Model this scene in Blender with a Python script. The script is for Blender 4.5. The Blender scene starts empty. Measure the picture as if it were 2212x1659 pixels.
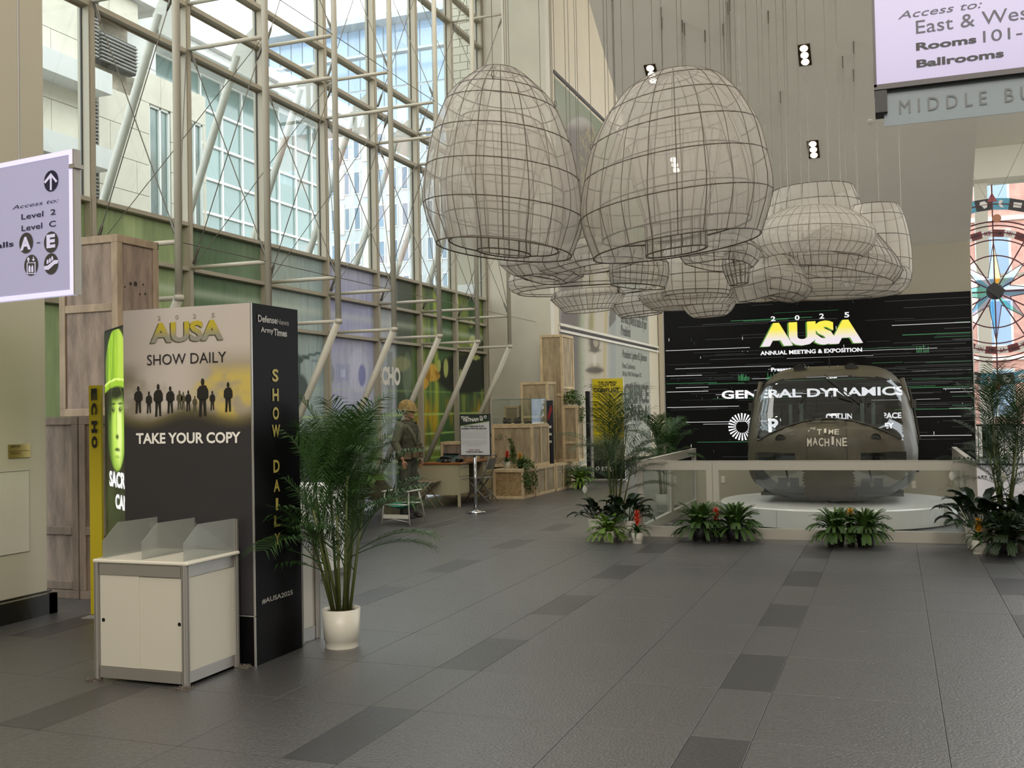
import bpy, math, random
import numpy as np
from mathutils import Vector, Matrix
from math import sin, cos, pi, sqrt, atan2
random.seed(7)
SC = bpy.context.scene
COL = SC.collection
# ---------------------------------------------------------------- camera
FPX, HC = 2227.38, 1.65
RR = np.array([[0.9378, 0.3466, -0.0197], [0.0271, -0.0166, 0.9995], [-0.3461, 0.9379, 0.0249]])
yaw, pit, rol = 0.35438653, 0.02535251, -0.01972743
def _rot():
    cy, sy, cp, sp, cr, sr = cos(yaw), sin(yaw), cos(pit), sin(pit), cos(rol), sin(rol)
    fw = np.array([-sy*cp, cy*cp, sp]); r = np.array([cy, sy, 0.]); u = np.cross(r, fw)
    return np.array([cr*r+sr*u, -sr*r+cr*u, fw])
RR = _rot()
cam = bpy.data.cameras.new('camera'); camo = bpy.data.objects.new('camera', cam); COL.objects.link(camo)
cam.sensor_fit = 'HORIZONTAL'; cam.sensor_width = 36.0; cam.lens = FPX*36/2212; cam.clip_end = 400; cam.clip_start = .05
r_, u_, f_ = RR
camo.matrix_world = Matrix(((r_[0], u_[0], -f_[0], 0), (r_[1], u_[1], -f_[1], 0), (r_[2], u_[2], -f_[2], HC), (0, 0, 0, 1)))
SC.camera = camo
# ---------------------------------------------------------------- view, world, lights
SC.view_settings.view_transform = 'Standard'; SC.view_settings.look = 'None'
SC.view_settings.gamma = 1.0; SC.view_settings.use_curve_mapping = False
SC.view_settings.exposure = 0.0
cy_ = SC.cycles
cy_.use_denoising = True; cy_.max_bounces = 7; cy_.diffuse_bounces = 4; cy_.glossy_bounces = 3
cy_.transmission_bounces = 6; cy_.transparent_max_bounces = 28; cy_.sample_clamp_indirect = 6
cy_.caustics_reflective = False; cy_.caustics_refractive = False
W = bpy.data.worlds.new('overcast_sky'); SC.world = W; W.use_nodes = True
bg = W.node_tree.nodes['Background']; bg.inputs[0].default_value = (0.93, 0.97, 1.0, 1); bg.inputs[1].default_value = 4.0
def area(name, loc, rot, sx, sy, power, col=(1, .95, .88)):
    L = bpy.data.lights.new(name, 'AREA'); L.shape = 'RECTANGLE'; L.size = sx; L.size_y = sy; L.energy = power; L.color = col
    o = bpy.data.objects.new(name, L); COL.objects.link(o); o.location = loc; o.rotation_euler = rot; return o
area('ceiling_fill', (1.0, 4.0, 12.6), (0, 0, 0), 7, 9, 700)  # unseen fill lamp, added overhead to brighten the hall
area('hall_fill', (1.5, -6.0, 8.5), (math.radians(72), 0, math.radians(14)), 9, 4, 1500, (1, .95, .88))  # added fill behind the camera, unseen, brightens kiosk fronts and soffit
area('ceiling_fill', (-6.0, 12.5, 12.6), (0, 0, 0), 4, 8, 420)  # second added overhead fill, out of view beside the glass wall
area('ceiling_fill', (-5.0, 26, 12.6), (0, 0, 0), 2.4, 10, 50)  # weak added fill above the mural passage, out of view
# ---------------------------------------------------------------- pixel rays (2212 x 1659 photograph) used to read real places off the photograph
def ray(x, y):
    return RR.T @ np.array([(x-1106)/FPX, -(y-829.5)/FPX, 1.0])
def onz(x, y, z=0.0):
    d = ray(x, y); return Vector(np.array([0, 0, HC]) + (z-HC)/d[2]*d)
def onx(x, y, X):
    d = ray(x, y); return Vector(np.array([0, 0, HC]) + X/d[0]*d)
def ony(x, y, Y):
    d = ray(x, y); return Vector(np.array([0, 0, HC]) + Y/d[1]*d)
def depth(x, y, D):
    return Vector(np.array([0, 0, HC]) + D*ray(x, y))
# ---------------------------------------------------------------- materials
MATS = {}
def srgb(c):
    if isinstance(c, str):
        c = c.lstrip('#'); c = tuple(int(c[i:i+2], 16)/255 for i in (0, 2, 4))
    return tuple((x/12.92 if x <= .04045 else ((x+.055)/1.055)**2.4) for x in c)
def mat(name, col, rough=.5, metal=0, noise=0, nscale=8, bump=0, bscale=40, emit=None, es=1, spec=.5, trans=0, alpha=1, stretch=None, attr=False, col2=None, objrand=0, transl=0, coords='Object'):
    if name in MATS: return MATS[name]
    m = bpy.data.materials.new(name); m.use_nodes = True; MATS[name] = m
    nt = m.node_tree; N = nt.nodes; Lk = nt.links; b = N['Principled BSDF']
    c = srgb(col); b.inputs['Base Color'].default_value = (*c, 1)
    b.inputs['Roughness'].default_value = rough; b.inputs['Metallic'].default_value = metal
    b.inputs['Specular IOR Level'].default_value = spec; b.inputs['Alpha'].default_value = alpha
    b.inputs['Transmission Weight'].default_value = trans
    m.diffuse_color = (*c, 1)
    vec = None
    if noise or bump:
        tc = N.new('ShaderNodeTexCoord'); mp = N.new('ShaderNodeMapping'); Lk.new(tc.outputs[coords], mp.inputs[0])
        if stretch: mp.inputs['Scale'].default_value = stretch
        vec = mp.outputs[0]
    csock = None
    if attr:
        a = N.new('ShaderNodeAttribute'); a.attribute_name = 'Col'; csock = a.outputs['Color']
        if emit is None: Lk.new(csock, b.inputs['Base Color'])
    if noise:
        nz = N.new('ShaderNodeTexNoise'); nz.inputs['Scale'].default_value = nscale; nz.inputs['Detail'].default_value = 5; nz.inputs['Roughness'].default_value = .62
        Lk.new(vec, nz.inputs['Vector'])
        rp = N.new('ShaderNodeValToRGB'); Lk.new(nz.outputs['Fac'], rp.inputs[0])
        c2 = srgb(col2) if col2 else tuple(max(0, x*(1-noise)) for x in c)
        c1 = c if col2 else tuple(min(1, x*(1+noise*.5)) for x in c)
        rp.color_ramp.elements[0].position = .33; rp.color_ramp.elements[1].position = .67
        rp.color_ramp.elements[0].color = (*c2, 1); rp.color_ramp.elements[1].color = (*c1, 1)
        csock = rp.outputs[0]; Lk.new(csock, b.inputs['Base Color'])
    if objrand:
        oi = N.new('ShaderNodeObjectInfo'); mr = N.new('ShaderNodeMapRange'); mr.inputs[3].default_value = 1-objrand; mr.inputs[4].default_value = 1+objrand
        Lk.new(oi.outputs['Random'], mr.inputs[0])
        mx = N.new('ShaderNodeVectorMath'); mx.operation = 'SCALE'; Lk.new(mr.outputs[0], mx.inputs['Scale'])
        if csock is None: mx.inputs[0].default_value = c
        else: Lk.new(csock, mx.inputs[0])
        Lk.new(mx.outputs[0], b.inputs['Base Color'])
    if bump:
        nb = N.new('ShaderNodeTexNoise'); nb.inputs['Scale'].default_value = bscale; nb.inputs['Detail'].default_value = 3
        Lk.new(vec, nb.inputs['Vector']); bp = N.new('ShaderNodeBump'); bp.inputs['Strength'].default_value = bump; bp.inputs['Distance'].default_value = .01
        Lk.new(nb.outputs['Fac'], bp.inputs['Height']); Lk.new(bp.outputs[0], b.inputs['Normal'])
    if emit is not None:
        b.inputs['Emission Strength'].default_value = es
        if attr: Lk.new(csock, b.inputs['Emission Color']); b.inputs['Base Color'].default_value = (.01, .01, .01, 1)
        else: b.inputs['Emission Color'].default_value = (*srgb(emit), 1)
    if transl:
        tr = N.new('ShaderNodeBsdfTranslucent'); tr.inputs[0].default_value = (*c, 1); ms = N.new('ShaderNodeMixShader'); ms.inputs[0].default_value = transl
        Lk.new(b.outputs[0], ms.inputs[1]); Lk.new(tr.outputs[0], ms.inputs[2]); Lk.new(ms.outputs[0], N['Material Output'].inputs[0])
    return m
def glass(name, tint=(1, 1, 1), gloss=.08, rough=.02, fres=1.45, haze=0, hcol=(.8, .8, .8)):
    if name in MATS: return MATS[name]
    m = bpy.data.materials.new(name); m.use_nodes = True; MATS[name] = m
    nt = m.node_tree; N = nt.nodes; Lk = nt.links; N.remove(N['Principled BSDF'])
    t = N.new('ShaderNodeBsdfTransparent'); t.inputs[0].default_value = (*tint, 1)
    g = N.new('ShaderNodeBsdfGlossy'); g.inputs['Roughness'].default_value = rough; g.inputs[0].default_value = (.9, .93, .95, 1)
    f = N.new('ShaderNodeLayerWeight'); f.inputs[0].default_value = .5
    pw = N.new('ShaderNodeMath'); pw.operation = 'POWER'; pw.inputs[1].default_value = 4.0; Lk.new(f.outputs['Facing'], pw.inputs[0])
    ad = N.new('ShaderNodeMath'); ad.operation = 'MULTIPLY_ADD'; ad.inputs[1].default_value = .6; ad.inputs[2].default_value = gloss; ad.use_clamp = True; Lk.new(pw.outputs[0], ad.inputs[0])
    mx = N.new('ShaderNodeMixShader'); Lk.new(ad.outputs[0], mx.inputs[0]); Lk.new(t.outputs[0], mx.inputs[1]); Lk.new(g.outputs[0], mx.inputs[2])
    out = mx.outputs[0]
    if haze:
        d = N.new('ShaderNodeBsdfDiffuse'); d.inputs[0].default_value = (*hcol, 1); tr = N.new('ShaderNodeBsdfTranslucent'); tr.inputs[0].default_value = (*hcol, 1)
        h = N.new('ShaderNodeMixShader'); h.inputs[0].default_value = .5; Lk.new(d.outputs[0], h.inputs[1]); Lk.new(tr.outputs[0], h.inputs[2])
        m2 = N.new('ShaderNodeMixShader'); m2.inputs[0].default_value = haze; Lk.new(out, m2.inputs[1]); Lk.new(h.outputs[0], m2.inputs[2]); out = m2.outputs[0]
    Lk.new(out, N['Material Output'].inputs[0]); m.diffuse_color = (.7, .8, .9, .3)
    return m
# ---------------------------------------------------------------- mesh builder
class MB:
    def __init__(s): s.v = []; s.f = []
    def add(s, vs, fs):
        o = len(s.v); s.v += [tuple(v) for v in vs]; s.f += [tuple(i+o for i in f) for f in fs]; return s
    def box(s, x0, x1, y0, y1, z0, z1, M=None):
        vs = [Vector((x, y, z)) for z in (z0, z1) for y in (y0, y1) for x in (x0, x1)]
        if M is not None: vs = [M @ v for v in vs]
        return s.add(vs, [(0, 2, 3, 1), (4, 5, 7, 6), (0, 1, 5, 4), (2, 6, 7, 3), (0, 4, 6, 2), (1, 3, 7, 5)])
    def bbox(s, x0, x1, y0, y1, z0, z1, b=.01, M=None):   # box with chamfered vertical and top edges
        r = [(x0+b, y0), (x1-b, y0), (x1, y0+b), (x1, y1-b), (x1-b, y1), (x0+b, y1), (x0, y1-b), (x0, y0+b)]
        cx, cy = (x0+x1)/2, (y0+y1)/2
        def ins(p): return (p[0]+(b if p[0] < cx else -b)*.7, p[1]+(b if p[1] < cy else -b)*.7)
        vs = [(*ins(p), z0) for p in r]+[(*p, z0+b) for p in r]+[(*p, z1-b) for p in r]+[(*ins(p), z1) for p in r]
        vs = [Vector(v) for v in vs]
        if M is not None: vs = [M @ v for v in vs]
        fs = [tuple(range(7, -1, -1)), tuple(range(24, 32))]
        for k in range(3):
            for i in range(8): j = (i+1) % 8; fs.append((k*8+i, k*8+j, k*8+8+j, k*8+8+i))
        return s.add(vs, fs)
    def tube(s, p0, p1, r, n=8, r1=None): return s.path([p0, p1], r, n, r1)
    def path(s, pts, r, n=6, r1=None, closed=False):
        pts = [Vector(p) for p in pts]; m = len(pts); rings = []
        up = None
        for i, p in enumerate(pts):
            if closed: d = pts[(i+1) % m]-pts[i-1]
            else: d = pts[min(i+1, m-1)]-pts[max(i-1, 0)]
            if d.length < 1e-9: d = Vector((0, 0, 1))
            d.normalize()
            if up is None: up = Vector((0, 0, 1)) if abs(d.z) < .9 else Vector((1, 0, 0))
            a = d.cross(up)
            if a.length < 1e-6: a = d.orthogonal()
            a.normalize(); b = a.cross(d); up = b
            rr = r if r1 is None else r+(r1-r)*i/max(1, m-1)
            if isinstance(r, (list, tuple)): rr = r[i]
            rings.append([p+a*cos(2*pi*k/n)*rr+b*sin(2*pi*k/n)*rr for k in range(n)])
        vs = [v for g in rings for v in g]; fs = []
        for i in range(m if closed else m-1):
            j = (i+1) % m
            for k in range(n): l = (k+1) % n; fs.append((i*n+k, i*n+l, j*n+l, j*n+k))
        if not closed: fs += [tuple(range(n-1, -1, -1)), tuple((m-1)*n+k for k in range(n))]
        return s.add(vs, fs)
    def lathe(s, prof, n=24, c=(0, 0, 0), cap=True, M=None):
        vs = []; m = len(prof)
        for (r, z) in prof:
            for k in range(n): vs.append(Vector((c[0]+r*cos(2*pi*k/n), c[1]+r*sin(2*pi*k/n), c[2]+z)))
        if M is not None: vs = [M @ v for v in vs]
        fs = [(i*n+k, i*n+(k+1) % n, (i+1)*n+(k+1) % n, (i+1)*n+k) for i in range(m-1) for k in range(n)]
        if cap: fs += [tuple(range(n-1, -1, -1)), tuple((m-1)*n+k for k in range(n))]
        return s.add(vs, fs)
    def grid(s, fn, nu, nv, cu=False, keep=None):
        vs = [fn(i/nu, j/nv) for i in range(nu+(0 if cu else 1)) for j in range(nv+1)]; nn = nu if cu else nu+1; fs = []
        for i in range(nu):
            for j in range(nv):
                i2 = (i+1) % nn
                if keep is None or keep((i+.5)/nu, (j+.5)/nv): fs.append((i*(nv+1)+j, i2*(nv+1)+j, i2*(nv+1)+j+1, i*(nv+1)+j+1))
        return s.add(vs, fs)
    def prism(s, pts, n, d):   # flat polygon pts (3D) extruded by vector n*d
        pts = [Vector(p) for p in pts]; n = Vector(n)*d; m = len(pts)
        return s.add(pts+[p+n for p in pts], [tuple(range(m-1, -1, -1)), tuple(range(m, 2*m))]+[(i, (i+1) % m, m+(i+1) % m, m+i) for i in range(m)])
    def quad(s, a, b, c, d): return s.add([Vector(a), Vector(b), Vector(c), Vector(d)], [(0, 1, 2, 3)])
    def ball(s, c, r, nu=12, nv=8, sx=1, sy=1, sz=1, M=None):
        c = Vector(c); vs = []; 
        for j in range(nv+1):
            t = pi*j/nv
            for i in range(nu):
                a = 2*pi*i/nu; v = Vector((r*sx*sin(t)*cos(a), r*sy*sin(t)*sin(a), r*sz*cos(t)))
                if M is not None: v = M @ v
                vs.append(c+v)
        return s.add(vs, [(j*nu+i, (j+1)*nu+i, (j+1)*nu+(i+1) % nu, j*nu+(i+1) % nu) for j in range(nv) for i in range(nu)])
    def mesh(s, name, m=None, smooth=False):
        me = bpy.data.meshes.new(name); me.from_pydata(s.v, [], s.f)
        if m is not None: me.materials.append(m)
        if smooth:
            me.polygons.foreach_set('use_smooth', [True]*len(me.polygons))
        me.update(); return me
    def build(s, name, m, parent=None, loc=None, smooth=False, label=None, kind=None, clean=True):
        me = s.mesh(name, m, smooth)
        return link(name, me, parent, loc, label, kind)
def link(name, me, parent=None, loc=None, label=None, kind=None):
    o = bpy.data.objects.new(name, me); COL.objects.link(o)
    if parent is not None: o.parent = parent
    if loc is not None: o.location = loc
    if label: o['label'] = label
    if kind: o['kind'] = kind
    return o
def thing(name, label, cat, loc=(0, 0, 0), rz=0, group=None, kind=None):
    o = bpy.data.objects.new(name, None); COL.objects.link(o); o.location = loc; o.rotation_euler = (0, 0, rz)
    o.empty_display_size = .1
    tag(o, label, cat, group, kind); return o
def tag(o, label, cat=None, group=None, kind=None):
    o['label'] = label
    if cat: o['category'] = cat
    if group: o['group'] = group
    if kind: o['kind'] = kind
    return o
def struct(name, mb, m, label=None, smooth=False):
    o = mb.build(name, m, smooth=smooth) if mb else thing(name, label or name, None)
    o['kind'] = 'structure'
    if label: o['label'] = label
    return o
def copy_tree(o, parent=None):
    c = o.copy(); COL.objects.link(c); c.parent = parent
    for ch in list(o.children): copy_tree(ch, c)
    return c
# ---------------------------------------------------------------- flat lettering: outlines of the built-in font, fitted to a box of a stated size
TEXTS = []
def text(s, parent, P0, U, V, w, h, m, bold=0.0, shear=0.0, depth=.0015, name='lettering', off=.002, spacing=1.0):
    cu = bpy.data.curves.new(name, 'FONT'); cu.body = s; cu.offset = bold; cu.shear = shear; cu.extrude = 0.0; cu.space_character = spacing
    cu.resolution_u = 3
    o = bpy.data.objects.new(name, cu); COL.objects.link(o)
    TEXTS.append((o, parent, Vector(P0), Vector(U).normalized(), Vector(V).normalized(), w, h, m, depth, name, off)); return o
def flush_texts():
    bpy.context.view_layer.update(); dg = bpy.context.evaluated_depsgraph_get()
    for (o, parent, P0, U, V, w, h, m, depth, name, off) in TEXTS:
        me = bpy.data.meshes.new_from_object(o.evaluated_get(dg))
        n = len(me.vertices); co = np.empty(n*3, 'f'); me.vertices.foreach_get('co', co); co = co.reshape(-1, 3)
        fs = [tuple(p.vertices) for p in me.polygons]
        mn = co.min(0); mx = co.max(0); sc = (mx-mn); sc[sc == 0] = 1
        a = (co[:, 0]-mn[0])/sc[0]*w; b = (co[:, 1]-mn[1])/sc[1]*h; Nn = U.cross(V)
        base = np.array(P0)+np.outer(a, np.array(U))+np.outer(b, np.array(V))+np.array(Nn)*off
        me2 = bpy.data.meshes.new(name); me2.from_pydata([tuple(x) for x in base], [], fs); me2.materials.append(m); me2.update()
        q = bpy.data.objects.new(name, me2); COL.objects.link(q); q.parent = parent
        bpy.data.objects.remove(o); bpy.data.meshes.remove(me)
# ---------------------------------------------------------------- printed pictures: colour per vertex on a fine grid
def vnoise(u, v, sx, sy, seed=0, oct=4):
    rng = np.random.RandomState(seed); out = np.zeros(np.broadcast(u, v).shape); amp = 1; tot = 0
    for k in range(oct):
        g = rng.rand(64, 64); x = (np.asarray(u)*sx) % 64; y = (np.asarray(v)*sy) % 64
        x0 = np.floor(x).astype(int); y0 = np.floor(y).astype(int); fx = x-x0; fy = y-y0; fx = fx*fx*(3-2*fx); fy = fy*fy*(3-2*fy)
        x1 = (x0+1) % 64; y1 = (y0+1) % 64; x0 %= 64; y0 %= 64
        out += amp*((g[x0, y0]*(1-fx)+g[x1, y0]*fx)*(1-fy)+(g[x0, y1]*(1-fx)+g[x1, y1]*fx)*fy); tot += amp; amp *= .5; sx *= 2; sy *= 2
    return out/tot
def sm(a, b, x):
    t = np.clip((x-a)/(b-a), 0, 1); return t*t*(3-2*t)
def blend(c, t, k):
    t = np.asarray(t)[..., None]; return c*(1-t)+np.array(srgb(k))*t
def picture(name, parent, P0, U, V, w, h, nu, nv, fn, m, off=.001, label=None):
    U = np.array(Vector(U).normalized()); V = np.array(Vector(V).normalized()); Nn = np.cross(U, V)
    uu, vv = np.meshgrid(np.linspace(0, 1, nu+1), np.linspace(0, 1, nv+1), indexing='ij')
    P = np.array(P0)+uu[..., None]*w*U+vv[..., None]*h*V+Nn*off
    c = fn(uu, vv); P = P.reshape(-1, 3); c = np.clip(c.reshape(-1, 3), 0, 1)
    idx = np.arange((nu+1)*(nv+1)).reshape(nu+1, nv+1)
    f = np.stack([idx[:-1, :-1], idx[1:, :-1], idx[1:, 1:], idx[:-1, 1:]], -1).reshape(-1, 4)
    me = bpy.data.meshes.new(name); me.from_pydata(P.tolist(), [], f.tolist()); me.materials.append(m)
    at = me.color_attributes.new('Col', 'FLOAT_COLOR', 'POINT'); buf = np.ones((len(P), 4), 'f'); buf[:, :3] = c; at.data.foreach_set('color', buf.ravel())
    me.update(); return link(name, me, parent, label=label)
X, Y, Z = Vector((1, 0, 0)), Vector((0, 1, 0)), Vector((0, 0, 1))
# ================================================================= common materials
m_white = mat('warm_white_paint', '#c9c3b3', .7, noise=.05, nscale=1.5)
m_beige = mat('beige_paint', '#c2b79f', .7, noise=.04, nscale=1.2)
m_soffit = mat('grey_soffit_paint', '#ece8df', .75, noise=.03, nscale=1)
m_mull = mat('beige_mullion_paint', '#a59d8b', .45)
m_steel = mat('cream_steel_paint', '#b9b3a3', .4)
m_cable = mat('stainless_cable', '#6b675f', .35, metal=.7)
m_dark = mat('black_matt', '#0c0b0c', .5)
m_blackg = mat('black_satin', '#070708', .25)
m_alu = mat('brushed_aluminium', '#a5a29c', .35, metal=.6)
m_glass = glass('window_glass', (.93, .97, .96), .03)
m_acr = glass('acrylic', (.96, .98, .97), .02)
m_base = mat('black_skirting', '#161412', .3)
XC, XM, YE, YL = -8.54, -7.0, 21.45, 17.29
CZ = 13.0
# ================================================================= floor
m_tile = mat('granite_tile', '#424141', .40, spec=1.0, noise=.6, nscale=55, bump=.8, bscale=60, objrand=.05)
m_tiled = mat('dark_granite_tile', '#29282b', .42, spec=.7, noise=.2, nscale=60, bump=.35, bscale=38, objrand=.08)
m_grout = mat('grout', '#2b2926', .6)
fl = struct('floor', MB().box(-13, 12, -9, 44, -.2, -.006), m_grout, 'dark grey granite tile floor with rows of darker square tiles')
tiles = []
XS = []
x = -0.958-1.805*6
for k in range(12):
    b = x+1.805*k
    XS += [(b-.047, b+.257, 'n'), (b+.257, b+1.155, 'w'), (b+1.155, b+1.758, 'm')]
for (x0, x1, t) in XS:
    if x1 < XC-1.5 or x0 > 9.5: continue
    for j in range(-6, 43):
        y0 = 6.1+.902*(j-5); y1 = y0+.902
        p = RR @ np.array([(x0+x1)/2, (y0+y1)/2, -HC]); vis = p[2] > 1 and abs(p[0]/p[2]*FPX) < 1300 and p[1]/p[2]*FPX > -1050
        tiles.append((0 if vis else 1, p[2], x0, x1, y0, y1, t, (j % 2 == 1)))
tiles.sort(key=lambda a: (a[0], a[1]))
cache = {}
rest = MB()
for i, (nv, d, x0, x1, y0, y1, t, odd) in enumerate(tiles):
    dk = (t == 'n' and odd)
    g = .002
    if i < 300:
        key = (t, dk)
        if key not in cache:
            w, h = (x1-x0)/2-g, (y1-y0)/2-g; mb = MB(); c = .0012
            mb.add([(-w, -h, -.02), (w, -h, -.02), (w, h, -.02), (-w, h, -.02), (-w, -h, -c), (w, -h, -c), (w, h, -c), (-w, h, -c), (-w+c, -h+c, 0), (w-c, -h+c, 0), (w-c, h-c, 0), (-w+c, h-c, 0)],
                   [(0, 1, 5, 4), (1, 2, 6, 5), (2, 3, 7, 6), (3, 0, 4, 7), (4, 5, 9, 8), (5, 6, 10, 9), (6, 7, 11, 10), (7, 4, 8, 11), (8, 9, 10, 11)])
            cache[key] = mb.mesh('tile', m_tiled if dk else m_tile)
        link('tile', cache[key], fl, ((x0+x1)/2, (y0+y1)/2, 0))
    else:
        rest.box(x0+g, x1-g, y0+g, y1-g, -.02, 0)
rest.build('tile_field', m_tile, fl, kind='stuff')
mt = [m for m in (m_tile, m_tiled)]
for m in mt: m.node_tree.nodes['Principled BSDF'].inputs['Coat Weight'].default_value = .7; m.node_tree.nodes['Principled BSDF'].inputs['Coat Roughness'].default_value = .42
for m in mt:   # world-anchored grain
    for n in m.node_tree.nodes:
        if n.type == 'TEX_COORD':
            gm = m.node_tree.nodes.new('ShaderNodeNewGeometry')
            for l in list(n.outputs['Object'].links): m.node_tree.links.new(gm.outputs['Position'], l.to_socket)
# ================================================================= room shell
struct('wall_right', MB().box(9.4, 9.6, -9, 17, 0, CZ), m_white, 'white wall on the right, out of view')
struct('ceiling', MB().box(XC-.1, 1.2, -9, 34, CZ, CZ+.2).box(1.2, 9.4, -9, 17, CZ, CZ+.2), m_white, 'high white ceiling over the hall')
# near pier wall on the left
w = struct('wall_left', MB().box(-7.6, -6.78, -8.8, 6.86, 0, CZ-.01), mat('greyish_cream_paint', '#b9b29e', .8), 'off white pier wall at the left edge with a brass plaque')
b = struct('baseboard_left', MB().box(-6.78, -6.755, -8.8, 6.95, 0, .17).box(-7.62, -6.755, 6.86, 6.95, 0, .17).box(-6.78, -6.765, -8.8, 6.9, .19, .2), m_base, 'black stone skirting along the left pier wall')
struct('wall_back', MB().box(-7.6, 9.4, -9, -8.8, 0, CZ), m_white, 'white wall behind the camera')
# far white wall, its return, mural wall
struct('wall_far', MB().box(XC-.1, XM, YE, YE+.25, 0, CZ-.01), m_white, 'cream wall closing the curtain wall behind the wooden crates')
wm = struct('wall_mural', MB().box(XM-.25, XM, YE+.25, 33.4, 0, CZ-.01), m_beige, 'beige wall carrying the huge printed face')
struct('wall_passage', MB().box(XM-.25, -3.6, 33.4, 33.6, 0, CZ-.01), m_white, 'wall closing the passage beyond the mural')
# sloped volume above and around the video wall
a0, a1 = 17.3, (CZ-4.13)/.65
def soff(y): return 4.311-.65*(y-17.024)
vol = MB()
zt = CZ; yt = 17.024-(zt-4.311)/.65
pts = [(-3.6, YL+.06, soff(YL+.06)), (-3.6, yt, zt), (-3.6, 21, zt), (-3.6, 21, 0), (-3.6, YL+.06, 0)]
vol.prism(pts, (1, 0, 0), 4.76)
struct('wall_stair', vol, m_soffit, 'grey sloping stair soffit hanging over the helicopter nose')
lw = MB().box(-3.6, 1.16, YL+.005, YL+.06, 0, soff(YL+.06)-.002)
wl = struct('wall_screen', lw, mat('grey_beige_paint', '#a39d8b', .7), 'cream wall behind the large video screen')  # one even grey-beige, darker than the mural wall
# curtain wall
cw = thing('window_1', 'tall glass curtain wall with beige mullions and green printed lower panels', None, (0, 0, 0)); cw['kind'] = 'structure'
YM = [1.09*8.54+.2025*8.54*i for i in range(-1, 8)]
ZR = [2.93, 3.55, 4.13, 6.38, 7.0, 7.57, 9.8, 10.4, 10.95, CZ]
mbm = MB().box(XC-.1, XC+.06, -.05, .05, 0, CZ-.02); mm = mbm.mesh('mullion', m_mull)
cap = MB().box(XC+.0605, XC+.075, -.03, .03, 0, CZ-.02).mesh('mullion_cap', m_mull)
m_gasket = mat('dark_gasket', '#26241f', .5)
gk = MB().box(XC-.055, XC-.035, -.062, .062, 0, CZ-.02).mesh('gasket', m_gasket)
for i, y in enumerate(YM+[YE-.06]):
    o = link('mullion', mm, cw, (0, y, 0)); link('mullion_cap', cap, o); link('gasket', gk, o)
span = YM[1]-YM[0]
trm = {}
for i in range(len(YM)):
    ya = YM[i]+.05; yb = (YM[i+1] if i+1 < len(YM) else YE-.06)-.05
    for z in ZR[:-1]:
        h = .05 if z < 5 else .06
        key = (round(yb-ya, 3), h)
        if key not in trm: trm[key] = MB().box(XC-.07, XC+.075, 0, yb-ya, -h/2, h/2).box(XC-.045, XC-.03, 0, yb-ya, -h/2-.018, -h/2).mesh('transom', m_mull)
        link('transom', trm[key], cw, (0, ya, z))
    for k in range(2, 9):
        z0, z1 = ZR[k]+.03, ZR[k+1]-.03
        MB().box(XC-.045, XC-.037, ya, yb, z0, z1).build('pane', m_glass, cw)
# first narrow bay beside the pier: continue glass toward the camera behind the pier
MB().box(XC-.1, XC+.06, 6.2, 6.3, 0, CZ-.02).build('mullion', m_mull, cw)
MB().box(XC-.045, XC-.037, 6.3, YM[0]-.05, .1, CZ-.1).build('pane', m_glass, cw)
MB().box(XC-.07, XC+.075, 6.3, YM[0]-.05, 4.1, 4.16).build('transom', m_mull, cw)
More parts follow.
